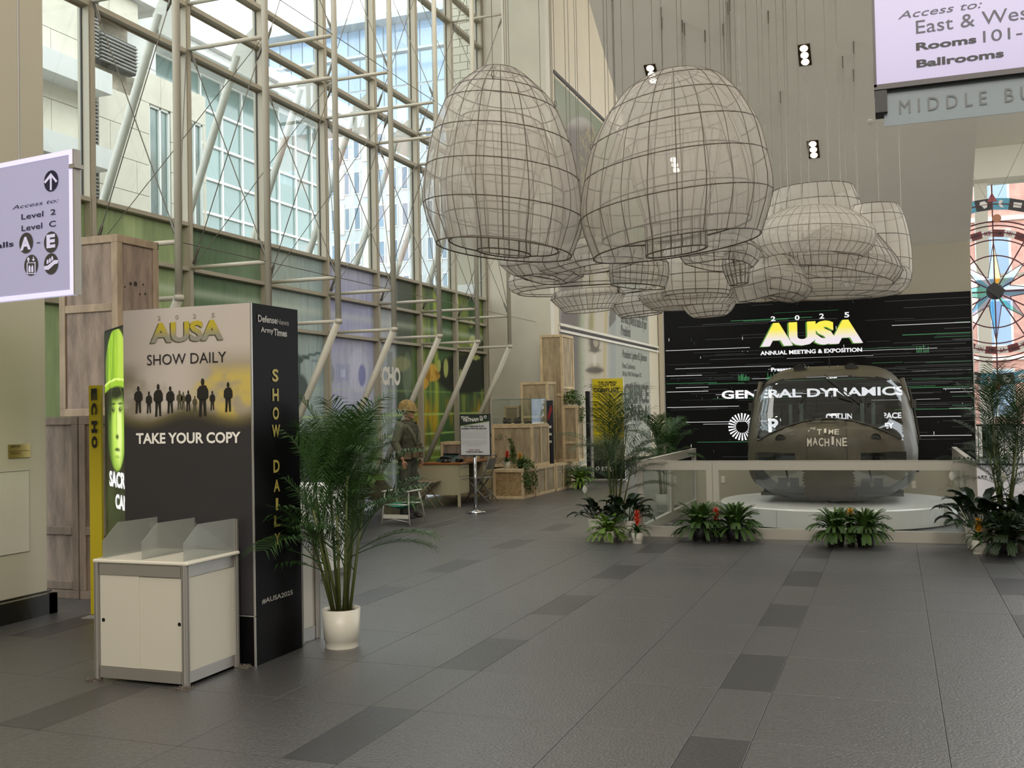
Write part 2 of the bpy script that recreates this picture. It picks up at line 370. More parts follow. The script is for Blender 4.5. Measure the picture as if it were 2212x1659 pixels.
# ---- printed lower panels
def mural(yy, zz):
    P = np.stack([np.full(yy.shape, XC), yy, zz], -1); cc_ = (P-np.array([0, 0, HC])) @ RR.T; px = 1106+FPX*cc_[..., 0]/cc_[..., 2]; py = 829.5-FPX*cc_[..., 1]/cc_[..., 2]
    c = np.zeros(yy.shape+(3,)); c[:] = srgb('#7c8a5f'); n2 = vnoise(yy, zz, .9, .9, 5)
    def R(a, b, p): return sm(a, b, p)
    def el(x, y, a, b, s_=.12): return sm(1+s_, 1-s_, np.sqrt(((px-x)/a)**2+((py-y)/b)**2))
    c = blend(c, sm(.45, .75, vnoise(yy, zz, 2, .5, 2)), '#94a06f')
    c = blend(c, R(395, 420, px), '#51664a'); c = blend(c, R(470, 540, px)*.6, '#6d7f63')
    c = blend(c, R(565, 580, px), '#98a59a'); c = blend(c, R(620, 690, px)*.5, '#8fa2a8')
    c = blend(c, R(695, 712, px), '#a4a5b8'); c = blend(c, sm(.45, .75, n2)*R(700, 715, px)*R(810, 800, px)*.5, '#8e90bb')
    c = blend(c, R(806, 812, px), '#a3a8ad'); c = blend(c, R(852, 862, px), '#3c4b37')
    c = blend(c, ((px > 838) & (px < 850) & (py > 760))*.5, '#55604f')
    sx = R(888, 905, px); c = blend(c, sx, '#3d5a33')
    c = blend(c, sx*sm(.42, .75, vnoise(yy, zz, 5, .3, 9)), '#8f9b3c'); c = blend(c, sx*.7*sm(.6, .85, vnoise(yy, zz, 9, .5, 11)), '#1f3022')
    c = blend(c, R(975, 990, px)*.5, '#2d4230')
    c = blend(c, sx*R(850, 895, py)*sm(.45, .7, vnoise(yy, zz, 3, .8, 21)), '#b5901f'); c = blend(c, sx*R(905, 940, py)*.5, '#33522f')
    for z0, k in ((1.6, .8), (1.22, .7), (.75, .6), (.55, .5), (2.05, .3)): c = blend(c, np.exp(-((zz-z0)/.013)**2)*k*R(600, 640, px), '#a8c46a')
    c = blend(c, np.exp(-((zz-.93)/.04)**2)*.8*R(880, 910, px), '#b3bd8d')
    # helicopter flying left of the palm
    c = blend(c, el(650, 850, 20, 42), '#3d4b48'); c = blend(c, sm(3.5, 1.5, abs(py-772+.22*(px-650)))*((px > 650) & (px < 694)), '#37504b'); c = blend(c, sm(2.5, 1, abs(py-770-.25*(px-650)))*((px > 634) & (px < 672)), '#37504b')
    c = blend(c, sm(3, 1.5, abs(px-649))*((py > 770) & (py < 812)), '#37504b'); c = blend(c, el(649, 778, 9, 6), '#3a4b45')
    c = blend(c, sm(2, 1, abs(py-782-.1*(px-700)))*((px > 676) & (px < 722))*.7, '#5f6a7d'); c = blend(c, el(718, 808, 7, 20)*.6, '#6b7a77')
    # pale camera and lens
    c = blend(c, el(776, 800, 22, 48)*.45, '#c5c4d6'); c = blend(c, el(784, 811, 8, 24), '#7476a4'); c = blend(c, ((px > 728) & (px < 757) & (py > 785) & (py < 825))*.4, '#8089b0')
    c = blend(c, ((px > 738) & (px < 748) & (py > 797) & (py < 815))*.5, '#c3c6da')
    c = blend(c, el(882, 810, 10, 48)*.55, '#76846a'); c = blend(c, el(868, 786, 20, 16)*.5, '#9c9a68')
    c = blend(c, el(1005, 808, 62, 44), '#1d231c'); c = blend(c, el(1040, 770, 18, 40)*.8, '#1f261d')
    hd = np.clip(el(925, 795, 20, 12)+el(932, 812, 20, 12)+el(918, 826, 10, 14)+el(940, 800, 10, 6), 0, 1); c = blend(c, hd, '#c49a3c'); c = blend(c, hd*sm(.5, .7, vnoise(yy, zz, 9, 9, 4))*.7, '#7a4e12')
    pl_ = el(950, 790, 4, 14)+el(965, 795, 5, 20)+el(985, 800, 4, 22)+el(997, 815, 3, 18)+el(1022, 738, 7, 14)+el(1020, 700, 5, 8)+el(990, 752, 10, 5)+el(1030, 772, 9, 5)
    c = blend(c, np.clip(pl_, 0, 1)*.9, '#a8ad60')
    c = blend(c, el(912, 668, 3, 10)+el(987, 655, 5, 16), '#c2cf55')
    c *= (.72+.45*vnoise(yy, zz, 30, 3, 31))[..., None]
    # pale reflection painted into the colour, a band high on each panel
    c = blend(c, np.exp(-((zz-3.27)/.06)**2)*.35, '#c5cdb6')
    return c
m_print = mat('printed_glass', '#ffffff', .35, attr=True)
m_back = mat('backlit_printed_glass', '#ffffff', .3, attr=True, transl=.4)
for n_ in m_back.node_tree.nodes:
    if n_.type == 'BSDF_TRANSLUCENT': m_back.node_tree.links.new(m_back.node_tree.nodes['Attribute'].outputs['Color'], n_.inputs[0])
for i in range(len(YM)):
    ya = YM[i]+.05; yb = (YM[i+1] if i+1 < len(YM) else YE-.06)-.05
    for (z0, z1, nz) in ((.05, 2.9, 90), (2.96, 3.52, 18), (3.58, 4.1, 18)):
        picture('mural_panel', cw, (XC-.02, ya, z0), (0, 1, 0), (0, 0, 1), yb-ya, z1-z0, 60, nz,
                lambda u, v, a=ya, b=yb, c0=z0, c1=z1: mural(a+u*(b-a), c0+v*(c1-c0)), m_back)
m_txtw = mat('white_print', '#e9e6dc', .6)
P0 = onx(818, 828, XC+.0); P1 = onx(866, 800, XC+.0)
text('ECHO', cw, (XC-.015, P0.y, P0.z-.03), (0, 1, 0), (0, 0, 1), P1.y-P0.y, .34, m_txtw, bold=.05)
# ================================================================= steel masts with struts and cables
def mast(i, yk):
    t = thing('truss_mast', MLAB[i], 'steel truss', (XC+.07, yk, 0), 0, 'steel masts bracing the curtain wall')
    d = 1.155   # stand-off from the wall
    MB().path([(d, 0, CZ-.02), (d, 0, 2.95)], .042, 12).build('pole', m_steel, t, smooth=True)
    MB().path([(d, 0, 2.96), (0.02, 0, .66)], .05, 12).build('diagonal_brace', m_steel, t, smooth=True)
    MB().lathe([(.055, -.03), (.055, .03)], 12, (d, 0, 2.95)).build('node', m_steel, t, smooth=True)
    for z in (2.95, 3.57, 6.42, 7.02, 9.8, 10.4):
        MB().path([(0.005, 0, z), (d, 0, z)], .027, 10).build('strut', m_steel, t, smooth=True)
    def cable(a, b, r=.0065): MB().path([a, b], r, 6).build('cable', m_cable, t)
    def tbk(p, q):
        p, q = Vector(p), Vector(q); v = (q-p).normalized(); MB().path([p, p+v*.05, p+v*.2, p+v*.26], [.016, .02, .018, .008], 8).build('turnbuckle', m_cable, t, smooth=True)
    for (z0, z1) in ((3.57, 6.38), (7.02, 9.75)):
        e = ((d-.02, 0, z0+.05), (.03, 0, z1), (d-.02, 0, z1), (.03, 0, z0+.05))
        cable(e[0], e[1]); cable(e[2], e[3])
        for p, q in ((0, 1), (1, 0), (2, 3), (3, 2)): tbk(e[p], e[q])
    for z in (3.57, 7.02): cable((d, .05, z), (d, span-.05, z), .0055)
    cable((d, 0, 3.62), (.02, span-.08, 6.38)); cable((d, span-.08, 6.36), (.02, 0.05, 3.62), .0055); tbk((d, 0, 3.62), (.02, span-.08, 6.38))
    return t
MLAB = ['nearest cream steel mast, standing behind the tall brown crate', 'second cream mast from the left, rising behind the show kiosk', 'third cream mast from the left, bent above the palm leaves',
        'fourth cream mast, its brace running down behind the palm', 'fifth cream mast, its brace ending behind the soldier helmet', 'sixth cream mast, its brace running down to the desk',
        'farthest cream mast, standing against the cream far wall']
for i in range(7): mast(i, YM[i+1])
# outside buttress tubes with plates
for i in range(7):
    y = YM[i+2] if i+2 < len(YM) else YE-.06
    if i == 6: y = YE-.12
    t = thing('outside_buttress', ['leftmost', 'second', 'third', 'fourth', 'fifth', 'sixth', 'last'][i]+' inclined grey tube bolted outside the glass wall', 'steel brace', (XC-.1, y, 0), 0, 'inclined tubes outside the glass')
    MB().path([(-.3, 0, 6.95), (-1.35, 0, 4.3), (-1.9, 0, 2.9)], .06, 12).build('tube', mat('grey_steel_paint', '#b9b6ae', .5), t, smooth=True)
    MB().prism([(0, -.01, 7.35), (0, -.01, 6.55), (-.28, -.01, 6.7), (-.4, -.01, 6.95), (-.3, -.01, 7.12)], (0, 1, 0), .02).build('plate', MATS['grey_steel_paint'], t)
# plaque and access panel on pier wall
pq = thing('wall_plaque', 'small brass plaque pair on the left pier wall', 'plaque', (-6.78, 6.3, 1.3))
m_brass = mat('brass', '#a3925a', .3, metal=.6)
q0 = onx(17, 960, -6.78); q1 = onx(64, 988, -6.78)
for k in range(2):
    zz0 = q1.z+(q0.z-q1.z)*(k*.5+.02); zz1 = q1.z+(q0.z-q1.z)*(k*.5+.48)
    MB().box(0, .008, q0.y-6.3, q1.y-6.3, zz0-1.3, zz1-1.3).build('plate', m_brass, pq)
    text('Lower Level' if k else 'Directory', pq, (.008, q0.y-6.3+.02, zz0-1.3+.03), (0, 1, 0), (0, 0, 1), .1, .018, m_dark)
a0 = onx(-40, 1020, -6.78); a1 = onx(62, 1190, -6.78)
ap = tag(MB().box(-6.78, -6.772, a0.y, a1.y, a1.z, a1.z+(a0.z-a1.z)).box(-6.78, -6.766, a0.y, a1.y, a0.z-.01, a0.z).build('access_panel', m_white), 'flush white access panel low on the left pier wall', 'panel')
# ================================================================= helpers for flat print on planes
def txp(s, parent, base, plane, a, b, m, bold=0, shear=0, off=.002, name='lettering', spacing=1):
    """lettering between lower-left pixel a and upper-right pixel b on the plane; coordinates local to base"""
    P0 = plane(*a); P1 = plane(*b); d = P1-P0; h = d.z; d.z = 0; w = d.length
    B = Vector(base); return text(s, parent, P0-B, d, (0, 0, 1), w, h, m, bold, shear, off=off, name=name, spacing=spacing)
def gradmat(name, c0, c1, emit=0, p0=.25, p1=.7):
    m = bpy.data.materials.new(name); m.use_nodes = True; MATS[name] = m; N = m.node_tree.nodes; Lk = m.node_tree.links; b = N['Principled BSDF']
    tc = N.new('ShaderNodeTexCoord'); sp = N.new('ShaderNodeSeparateXYZ'); rp = N.new('ShaderNodeValToRGB'); Lk.new(tc.outputs['Generated'], sp.inputs[0]); Lk.new(sp.outputs['Z'], rp.inputs[0])
    rp.color_ramp.elements[0].position = p0; rp.color_ramp.elements[1].position = p1
    rp.color_ramp.elements[0].color = (*srgb(c0), 1); rp.color_ramp.elements[1].color = (*srgb(c1), 1)
    if emit: b.inputs['Base Color'].default_value = (0, 0, 0, 1); Lk.new(rp.outputs[0], b.inputs['Emission Color']); b.inputs['Emission Strength'].default_value = emit
    else: Lk.new(rp.outputs[0], b.inputs['Base Color'])
    return m
# ================================================================= video wall
m_led = mat('video_wall_black', '#0a0a0b', .6, spec=.15)
m_ledw = mat('video_white', '#000000', .5, emit='#f3f1f4', es=1.15)
m_ledg = mat('video_green', '#000000', .5, emit='#4fae6c', es=.55)
m_ledd = mat('video_dim', '#000000', .5, emit='#9aa3a0', es=.15)
m_ledy = gradmat('video_gold', '#e6dbe0', '#f0e24a', 1.1)
m_ledf = mat('video_olive_edge', '#000000', .5, emit='#6fb041', es=.6)
pl_led = lambda x, y: ony(x, y, YL-.032)
LB = Vector((-1.24, YL, 0)); scr = thing('video_wall', 'large black video wall with exposition title and sponsor names behind the helicopter nose', 'screen', LB)
MB().box(-3.62-LB.x, 1.15-LB.x, -.03, 0, .72, 3.34).build('screen_panel', m_led, scr)
MB().box(-3.64-LB.x, -3.62-LB.x, -.04, .0, .7, 3.36).box(1.15-LB.x, 1.165-LB.x, -.04, .0, .7, 3.36).build('edge_trim', m_alu, scr)
rng = random.Random(3)
st = {k: MB() for k in ('w', 'g', 'd')}
for k in range(150):
    z = rng.choice([rng.uniform(.8, 3.3), rng.gauss(2.15, .22), rng.gauss(1.7, .35)]); z = min(3.3, max(.76, z))
    side = rng.random(); L = rng.uniform(.2, 1.7)
    x0 = rng.uniform(-3.6, -1.6) if side < .45 else rng.uniform(-.6, 1.0)
    x0 = max(-3.6, x0); x1 = min(1.13, x0+L); h = rng.choice([.003, .004, .004, .005, .007]); kk = rng.choice(['w', 'd', 'd', 'd', 'd', 'g', 'd', 'd', 'd'])
    if kk == 'w': h = min(h, .006)
    st[kk].box(x0-LB.x, x1-LB.x, -.0325, -.031, z, z+h)
for (x0, x1, z, h, kk) in ((-3.6, -2.75, 2.04, .007, 'g'), (-2.9, -2.3, 2.02, .007, 'g'), (.15, 1.13, 2.7, .01, 'g'), (.0, 1.13, 2.86, .006, 'w'), (-3.6, -2.9, 1.9, .007, 'w'), (-3.6, -3.0, 2.17, .007, 'w'),
                           (-2.5, -1.2, 3.05, .008, 'g'), (.2, 1.1, 1.87, .009, 'g'), (-3.6, -2.4, 1.64, .006, 'w'), (-3.6, -2.2, 2.6, .006, 'w')):
    st[kk].box(x0-LB.x, x1-LB.x, -.0327, -.031, z, z+h)
for k in range(60):
    x, z = rng.uniform(-3.55, 1.1), rng.uniform(.8, 3.28); st[rng.choice('wdd')].box(x-LB.x, x+.006-LB.x, -.0325, -.031, z, z+rng.choice([.012, .03, .05]))
for (xc, z0) in ((-2.35, 2.06), (-2.3, 2.06), (-1.9, 2.06), (-1.95, 2.06), (-2.4, 2.06), (.35, 2.42), (.45, 2.42)):
    for q in range(4): st['g'].box(xc+q*.022-LB.x, xc+q*.022+.01-LB.x, -.0325, -.031, z0, z0+rng.uniform(.04, .12))
st['w'].build('light_streak', m_ledw, scr, kind='stuff'); st['g'].build('light_streak', m_ledg, scr, kind='stuff'); st['d'].build('light_streak', m_ledd, scr, kind='stuff')
for ch, a, b in (('2', (1665, 694), (1675, 683)), ('0', (1717, 692), (1727, 680.7)), ('2', (1770, 688.5), (1780, 677)), ('5', (1824, 686), (1834.5, 674))):
    txp(ch, scr, LB, pl_led, a, b, m_ledw, .02)
txp('AUSA', scr, LB, pl_led, (1640.5, 751), (1860, 690), m_ledf, .065, off=.0006)
txp('AUSA', scr, LB, pl_led, (1644, 749.7), (1863, 688.5), m_ledy, .065, off=.002)
txp('ANNUAL MEETING & EXPOSITION', scr, LB, pl_led, (1642.5, 767.6), (1862, 750.5), m_ledw, .03)
txp('Presented with support from', scr, LB, pl_led, (1666, 805), (1834.6, 788.8), m_ledw, .03)
txp('GENERAL DYNAMICS', scr, LB, pl_led, (1558.9, 862), (1955, 834), m_ledw, .03)
txp('COLLINS AEROSPACE', scr, LB, pl_led, (1784, 906), (1947, 890.7), m_ledw, .03)
txp('PRATT & WHITNEY', scr, LB, pl_led, (1784, 927.5), (1930.5, 913), m_ledw, .03)
txp('RTX', scr, LB, pl_led, (1660, 934), (1752, 903), m_ledw, .03)
sb = MB(); c0 = pl_led(1603, 922)-LB
for k in range(24):
    a = 2*pi*k/24; d = Vector((cos(a), 0, sin(a))); n = Vector((-sin(a), 0, cos(a)))*.011
    p, q = c0+d*.1, c0+d*.225; y = Vector((0, -.001, 0)); sb.quad(p-n*.6+y, q-n*1.3+y, q+n*1.3+y, p+n*.6+y)
sb.build('sunburst_emblem', m_ledw, scr)
# outlets on the wall under the screen
for k, (px, py) in enumerate(((1974, 1047), (1562, 1036))):
    p = ony(px, py, YL); t = thing('wall_outlet', ['white wall outlet right of the helicopter pedestal', 'white wall outlet left of the helicopter pedestal'][k], 'outlet', (p.x, YL+.004, p.z))
    MB().bbox(-.035, .035, -.008, 0, -.06, .06, .003).build('plate', m_white, t); MB().box(-.017, .017, -.011, -.008, -.045, -.008).box(-.017, .017, -.011, -.008, .008, .045).build('socket', mat('switch_white', '#d8d4c8', .4), t)
# downlights in the soffit
m_lamp = mat('lamp_glow', '#000000', .5, emit='#fff1d4', es=14)
m_bronze = mat('dark_bronze', '#3a2c1c', .4, metal=.5)
sl = atan2(.65, 1.0)
for k, (px, py, lab) in enumerate(((1408, 160, 'recessed spotlight box just left of the right dome top'), (1738, 118, 'upper recessed spotlight box in the grey soffit'), (1757, 322, 'lower recessed spotlight box in the grey soffit'), (1458, 355, 'recessed spotlight box seen through the right fabric dome'))):
    d = ray(px, py); n = np.array([0, .65, 1.]); tt = (4.311+.65*17.024-HC)/(d @ n); p = Vector(np.array([0, 0, HC])+tt*d)
    t = thing('downlight', lab, 'ceiling light', p, 0, 'recessed three lamp downlights'); t.rotation_euler = (-sl, 0, 0)
    MB().box(-.08, .08, -.17, .17, -.012, .0).build('trim_plate', m_bronze, t)
    for q in (-.11, 0, .11):
        MB().lathe([(.05, -.016), (.05, -.012)], 16, (0, q, 0)).build('lamp', m_lamp, t)
    L = bpy.data.lights.new('spot', 'SPOT'); L.energy = 60; L.spot_size = 1.5; L.color = (1, .88, .7); L.shadow_soft_size = .1
    o = bpy.data.objects.new('spot', L); COL.objects.link(o); o.location = p-Vector((0, .03, .1)); o.rotation_euler = (0, 0, 0)
dd = ray(1880, 262); n = np.array([0, .65, 1.]); p = Vector(np.array([0, 0, HC])+(4.311+.65*17.024-HC)/(dd @ n)*dd)
tt_ = MB().lathe([(.035, -.012), (.035, 0)], 16).build('sensor_disc', m_soffit); tt_.location = p; tt_.rotation_euler = (-sl, 0, 0); tag(tt_, 'small round cover on the soffit below the right hanging sign', 'sensor')
# ================================================================= show kiosk
KX0, KX1, KY0, KY1, KH = -5.03, -3.978, 5.80, 6.362, 2.396
kp = lambda x, y: ony(x, y, KY0-.004); ks = lambda x, y: onx(x, y, KX1+.004)
KB = Vector((KX1, KY0, 0)); kk = thing('show_kiosk', 'tall black and white kiosk printed with show daily and marching soldiers', 'kiosk', KB)
m_kblack = mat('kiosk_black', '#060507', .5, spec=.12); m_kchar = mat('kiosk_charcoal', '#2b292c', .5)
m_prt = mat('poster_print', '#ffffff', .45, attr=True)
MB().box(KX0-KX1, -.002, .0, KY1-KY0, .0, KH).build('core', m_kblack, kk)
MB().box(-.008, .003, -.006, .004, .33, KH).box(-.008, .003, -.006, .004, 0, .322).build('corner_profile', m_alu, kk)
MB().box(-.001, .002, .005, KY1-KY0, 0, KH).build('side_panel', m_kblack, kk)
MB().box(KX0-KX1, 0, -.002, 0, .322, .33).build('base_seam', m_alu, kk)
zt = lambda y: kp(400, y).z
def kcol(u, v):
    zz = v*KH; c = np.zeros(u.shape+(3,)); c[:] = srgb('#bfb5a9')
    y = (2.396-zz)/(2.396-zt(1000))*(1000-662)+662      # photograph rows on this panel
    n = vnoise(u, v, 3, 7, 5); n2 = vnoise(u, v, 5, 16, 8)
    c = blend(c, sm(765, 800, y)*.8*sm(.25, .0, u), '#8d8579')
    c = blend(c, sm(740, 800, y)*sm(.45, .8, u)*.7, '#8e8264')
    c = blend(c, sm(.5, .75, n)*sm(775, 810, y), '#6f6748'); c = blend(c, sm(.5, .7, n2)*sm(780, 820, y)*sm(.4, .7, u), '#c3ae5b')
    c = blend(c, sm(.55, .75, n2)*sm(780, 820, y)*sm(.5, .2, u)*.6, '#b5ae9c')
    g = 878+12*np.sin(u*9)+8*n
    c = blend(c, sm(g-8, g+22, y), '#5e5637'); c = blend(c, sm(g+12, g+40, y), '#2d2a27')
    c = blend(c, sm(915, 940, y), '#2b292c')
    return c
picture('front_print', kk, Vector((KX0, KY0-.001, .335))-KB, (1, 0, 0), (0, 0, 1), KX1-KX0-.008, KH-.335, 60, 170, lambda u, v: kcol(u, .14+v*.86), m_prt, off=.002)
sil = MB(); m_sil = mat('silhouette_ink', '#15140f', .5); m_sil2 = mat('silhouette_haze', '#4a4630', .5)
def soldier_sil(cx, yt_, yb, wd, mb):
    H_ = yb-yt_
    def P(x, y): q = kp(cx+x*wd, yt_+y*H_)-KB; q.y = -.0065; return q
    mb.add([P(.16*cos(a), .1+.1*sin(a)) for a in [2*pi*k/10 for k in range(10)]], [tuple(range(9, -1, -1))])
    for poly in ([(-.25, .2), (.28, .18), (.5, .3), (.52, .5), (.3, .56), (-.32, .56), (-.5, .5), (-.48, .3)], [(-.3, .55), (.02, .55), (-.05, .78), (-.1, 1), (-.34, 1), (-.3, .78)], [(0, .55), (.3, .55), (.32, .78), (.34, .98), (.12, .98), (.08, .78)]):
        mb.add([P(*p) for p in poly], [tuple(range(len(poly)-1, -1, -1))])
s2 = MB()
for (cx, yt_, yb, wd, m2) in ((299, 834, 893, 20, 0), (322, 845, 893, 15, 0), (342, 829, 900, 22, 0), (368, 834, 893, 20, 0), (388, 843, 885, 14, 1), (396, 846, 885, 10, 1), (407, 843, 888, 14, 0), (421, 855, 889, 11, 1), (438, 817, 900, 27, 0), (459, 844, 886, 13, 0), (493, 825, 890, 21, 0)):
    soldier_sil(cx, yt_, yb, wd*.9, s2 if m2 else sil)
sil.build('soldier_print', m_sil, kk); s2.build('soldier_print', m_sil2, kk)
m_gold = gradmat('gold_letter', '#8d8a78', '#b5a426'); m_ink = mat('black_ink', '#17151a', .5); m_goldd = mat('dark_gold', '#4a4628', .5); m_gr = mat('grey_ink', '#8e867c', .5)
for ch, x in (('2', 344), ('0', 382.5), ('2', 420.5), ('5', 460.5)):
    yy = 692-(x-344)*.055; txp(ch, kk, KB, kp, (x-3, yy), (x+3.5, yy-9.5), m_gr, 0, off=.004)
txp('AUSA', kk, KB, kp, (323, 743.5), (480.5, 690.5), m_goldd, .04, off=.003)
txp('AUSA', kk, KB, kp, (326, 742), (483, 689), m_gold, .04, off=.004)
txp('SHOW DAILY', kk, KB, kp, (318.5, 789.5), (489, 759), m_ink, 0, off=.004)
txp('TAKE YOUR COPY', kk, KB, kp, (295, 959), (520.5, 932.5), m_txtw, .03, off=.004)
m_goldl = mat('kiosk_gold_letters', '#a89a4c', .5)
for ch, yc, hh in (('S', 811, 27), ('H', 853, 27), ('O', 893, 28), ('W', 931, 28), ('D', 1007, 29), ('A', 1049, 28), ('I', 1089, 27), ('L', 1125, 28), ('Y', 1164, 28)):
    w_ = 5 if ch == 'I' else (17 if ch == 'W' else 13)
    xc = 594+(yc-811)*.013; txp(ch, kk, KB, ks, (xc-w_/2, yc+hh/2), (xc+w_/2, yc-hh/2), m_goldl, .03, off=.003)
m_lgrey = mat('light_grey_ink', '#a8a59f', .5); m_dgrey = mat('mid_grey_ink', '#6b6862', .5)
txp('Defense', kk, KB, ks, (556.5, 695), (597, 685), m_lgrey, .025, off=.003)
txp('News', kk, KB, ks, (597.5, 701), (623, 692), m_dgrey, .03, off=.003)
txp('Army', kk, KB, ks, (562.5, 721), (590, 709), m_lgrey, .025, off=.003); txp('Times', kk, KB, ks, (590.5, 725), (619, 713), m_lgrey, .03, off=.003)
txp('#AUSA2025', kk, KB, ks, (565, 1306), (631.5, 1273.5), m_lgrey, .015, off=.003)
# ---- literature counter in front
CB = Vector((-4.08, 5.22, 0)); ct = thing('literature_counter', 'white panelled cabinet counter with three frosted dividers before the kiosk', 'counter', CB)
m_pan = mat('white_laminate', '#c9c4b5', .35); m_top = mat('cream_counter_top', '#dcd7c8', .3)
x0, x1, y1, h = -.69, .0, .53, .74
MB().bbox(x0-.01, x1+.025, -.012, y1, h, h+.022, .006).build('worktop', m_top, ct)
MB().box(x0+.02, x1-.02, .02, y1-.02, .09, h-.08).build('carcass', m_pan, ct)
def aluprofile(mb, x, y, z0, z1, s=.02):
    mb.lathe([(s, z0), (s, z1)], 8, (x, y, 0))
    for a in range(4):
        c, d = cos(a*pi/2+pi/4), sin(a*pi/2+pi/4); mb.box(x+c*s-.003, x+c*s+.003, y+d*s-.003, y+d*s+.003, z0, z1)
for (x, y, zz) in ((x0+.012, .012, h), (x1-.01, .012, h), (x1-.01, y1-.01, h+.23), (x0+.35, y1-.01, h+.2), (x0+.03, y1-.01, h+.2)):
    mb = MB(); aluprofile(mb, x, y, 0.005, zz); mb.build('profile_post', m_alu, ct)
for (a, b_, c, d, e, f) in ((x0+.035, x1-.035, .0, .012, h-.075, h-.004), (x0+.035, x1-.035, .0, .012, .02, .09), (x1-.014, x1-.002, .035, y1-.03, h-.075, h-.004), (x1-.014, x1-.002, .035, y1-.03, .02, .09)):
    MB().box(a, b_, c, d, e, f).build('rail', m_alu, ct)
dr = MB().box(x0+.035, -.35, .006, .014, .092, h-.077).build('sliding_door', m_pan, ct); d2 = MB().box(-.352, x1-.035, .012, .02, .092, h-.077).build('sliding_door', m_pan, ct)
for (o, x, z) in ((dr, x0+.06, .38), (d2, x1-.055, .38)): MB().lathe([(.012, 0), (.012, .002)], 16, M=Matrix.Translation((x, .0055 if o is dr else .0115, z)) @ Matrix.Rotation(pi/2, 4, 'X')).build('finger_hole', m_dark, o)
MB().box(x1-.012, x1-.006, .035, y1-.03, .09, h-.077).build('side_panel', m_pan, ct)
m_frost = glass('frosted_acrylic', (.8, .83, .82), .05, .35, haze=.38, hcol=(.62, .63, .6))
for x in (x0+.035, x0+.34, x1-.035):
    pts = [(x, .03, h+.022), (x, y1-.02, h+.022), (x, y1-.02, h+.235), (x, .17, h+.235), (x, .03, h+.13)]
    pts = [(x+(.03 if p[1] > .2 else 0), p[1], p[2]) for p in pts]
    MB().prism(pts, (1, 0, 0), .005).build('divider', m_frost, ct, label='frosted divider')
sv = MB(); rg = random.Random(5)
for k, (ax, ay) in enumerate(((x0-.01, -.01), (x1-.0, -.02), (x1+.03, y1+.01))):
    t = thing('carpet_scrap', ['frayed carpet scrap under the left front foot of the counter', 'frayed carpet scrap under the front corner foot of the counter', 'frayed carpet scrap by the foot next to the black kiosk'][k], 'scrap', CB+Vector((ax, ay, 0)))
    mb = MB()
    for q in range(60):
        a = rg.uniform(0, 2*pi); r = rg.uniform(0, .045); p = Vector((r*cos(a)*1.3, r*sin(a), .004)); e = p+Vector((rg.uniform(-.02, .02), rg.uniform(-.02, .02), rg.uniform(.002, .012)))
        mb.path([p, (p+e)/2+Vector((0, 0, .004)), e], .0017, 4)
    mb.box(-.05, .05, -.03, .03, .0, .004).build('fibre', mat('mottled_carpet', '#6f675c', .9, noise=.7, nscale=120), t)
# ---- second counter behind the kiosk
C2 = Vector((-4.02, 6.42, 0)); c2 = thing('rear_counter', 'white counter half hidden behind the black kiosk and palm', 'counter', C2); ey = onx(689, 1365, -4.02).y-6.42
MB().box(-.5, -.02, .0, ey-.03, .09, .70).build('carcass', m_pan, c2); MB().bbox(-.52, .01, -.02, ey+.03, .765, .787, .005).build('worktop', m_top, c2)
for (z0, z1) in ((.01, .10), (.69, .763)): MB().box(-.02, -.01, .02, ey-.02, z0, z1).build('rail', m_alu, c2)
for yy_ in (ey, .012): mb = MB(); aluprofile(mb, -.01, yy_, .004, .763); mb.build('profile_post', m_alu, c2)
wp_ = thing('display_plinth', 'bright white plinth glimpsed between the black kiosk and the palm', 'plinth', (ony(655, 1100, 8.9).x-.2, 8.9, 0))
MB().bbox(-.45, .33, 0, .6, .05, .93, .01).build('box', mat('bright_worktop', '#f4f4f2', .3), wp_); MB().box(-.42, .3, .03, .57, 0, .05).build('plinth_base', m_alu, wp_)
# ================================================================= lit lightbox column behind the kiosk
GP1 = Vector((-6.27, 7.0, 0)); GD = Vector(onx(268, 703, -5.72)); gdir = Vector((.55, -.4, 0)).normalized()
lb = thing('lightbox_column', 'glowing green lightbox column with a young soldier portrait and echo lettering', 'display', GP1)
gh = 2.39; gw = 1.1; gn = Vector((-gdir.y, gdir.x, 0)); gn = Vector((gdir.y, -gdir.x, 0)) if False else gn
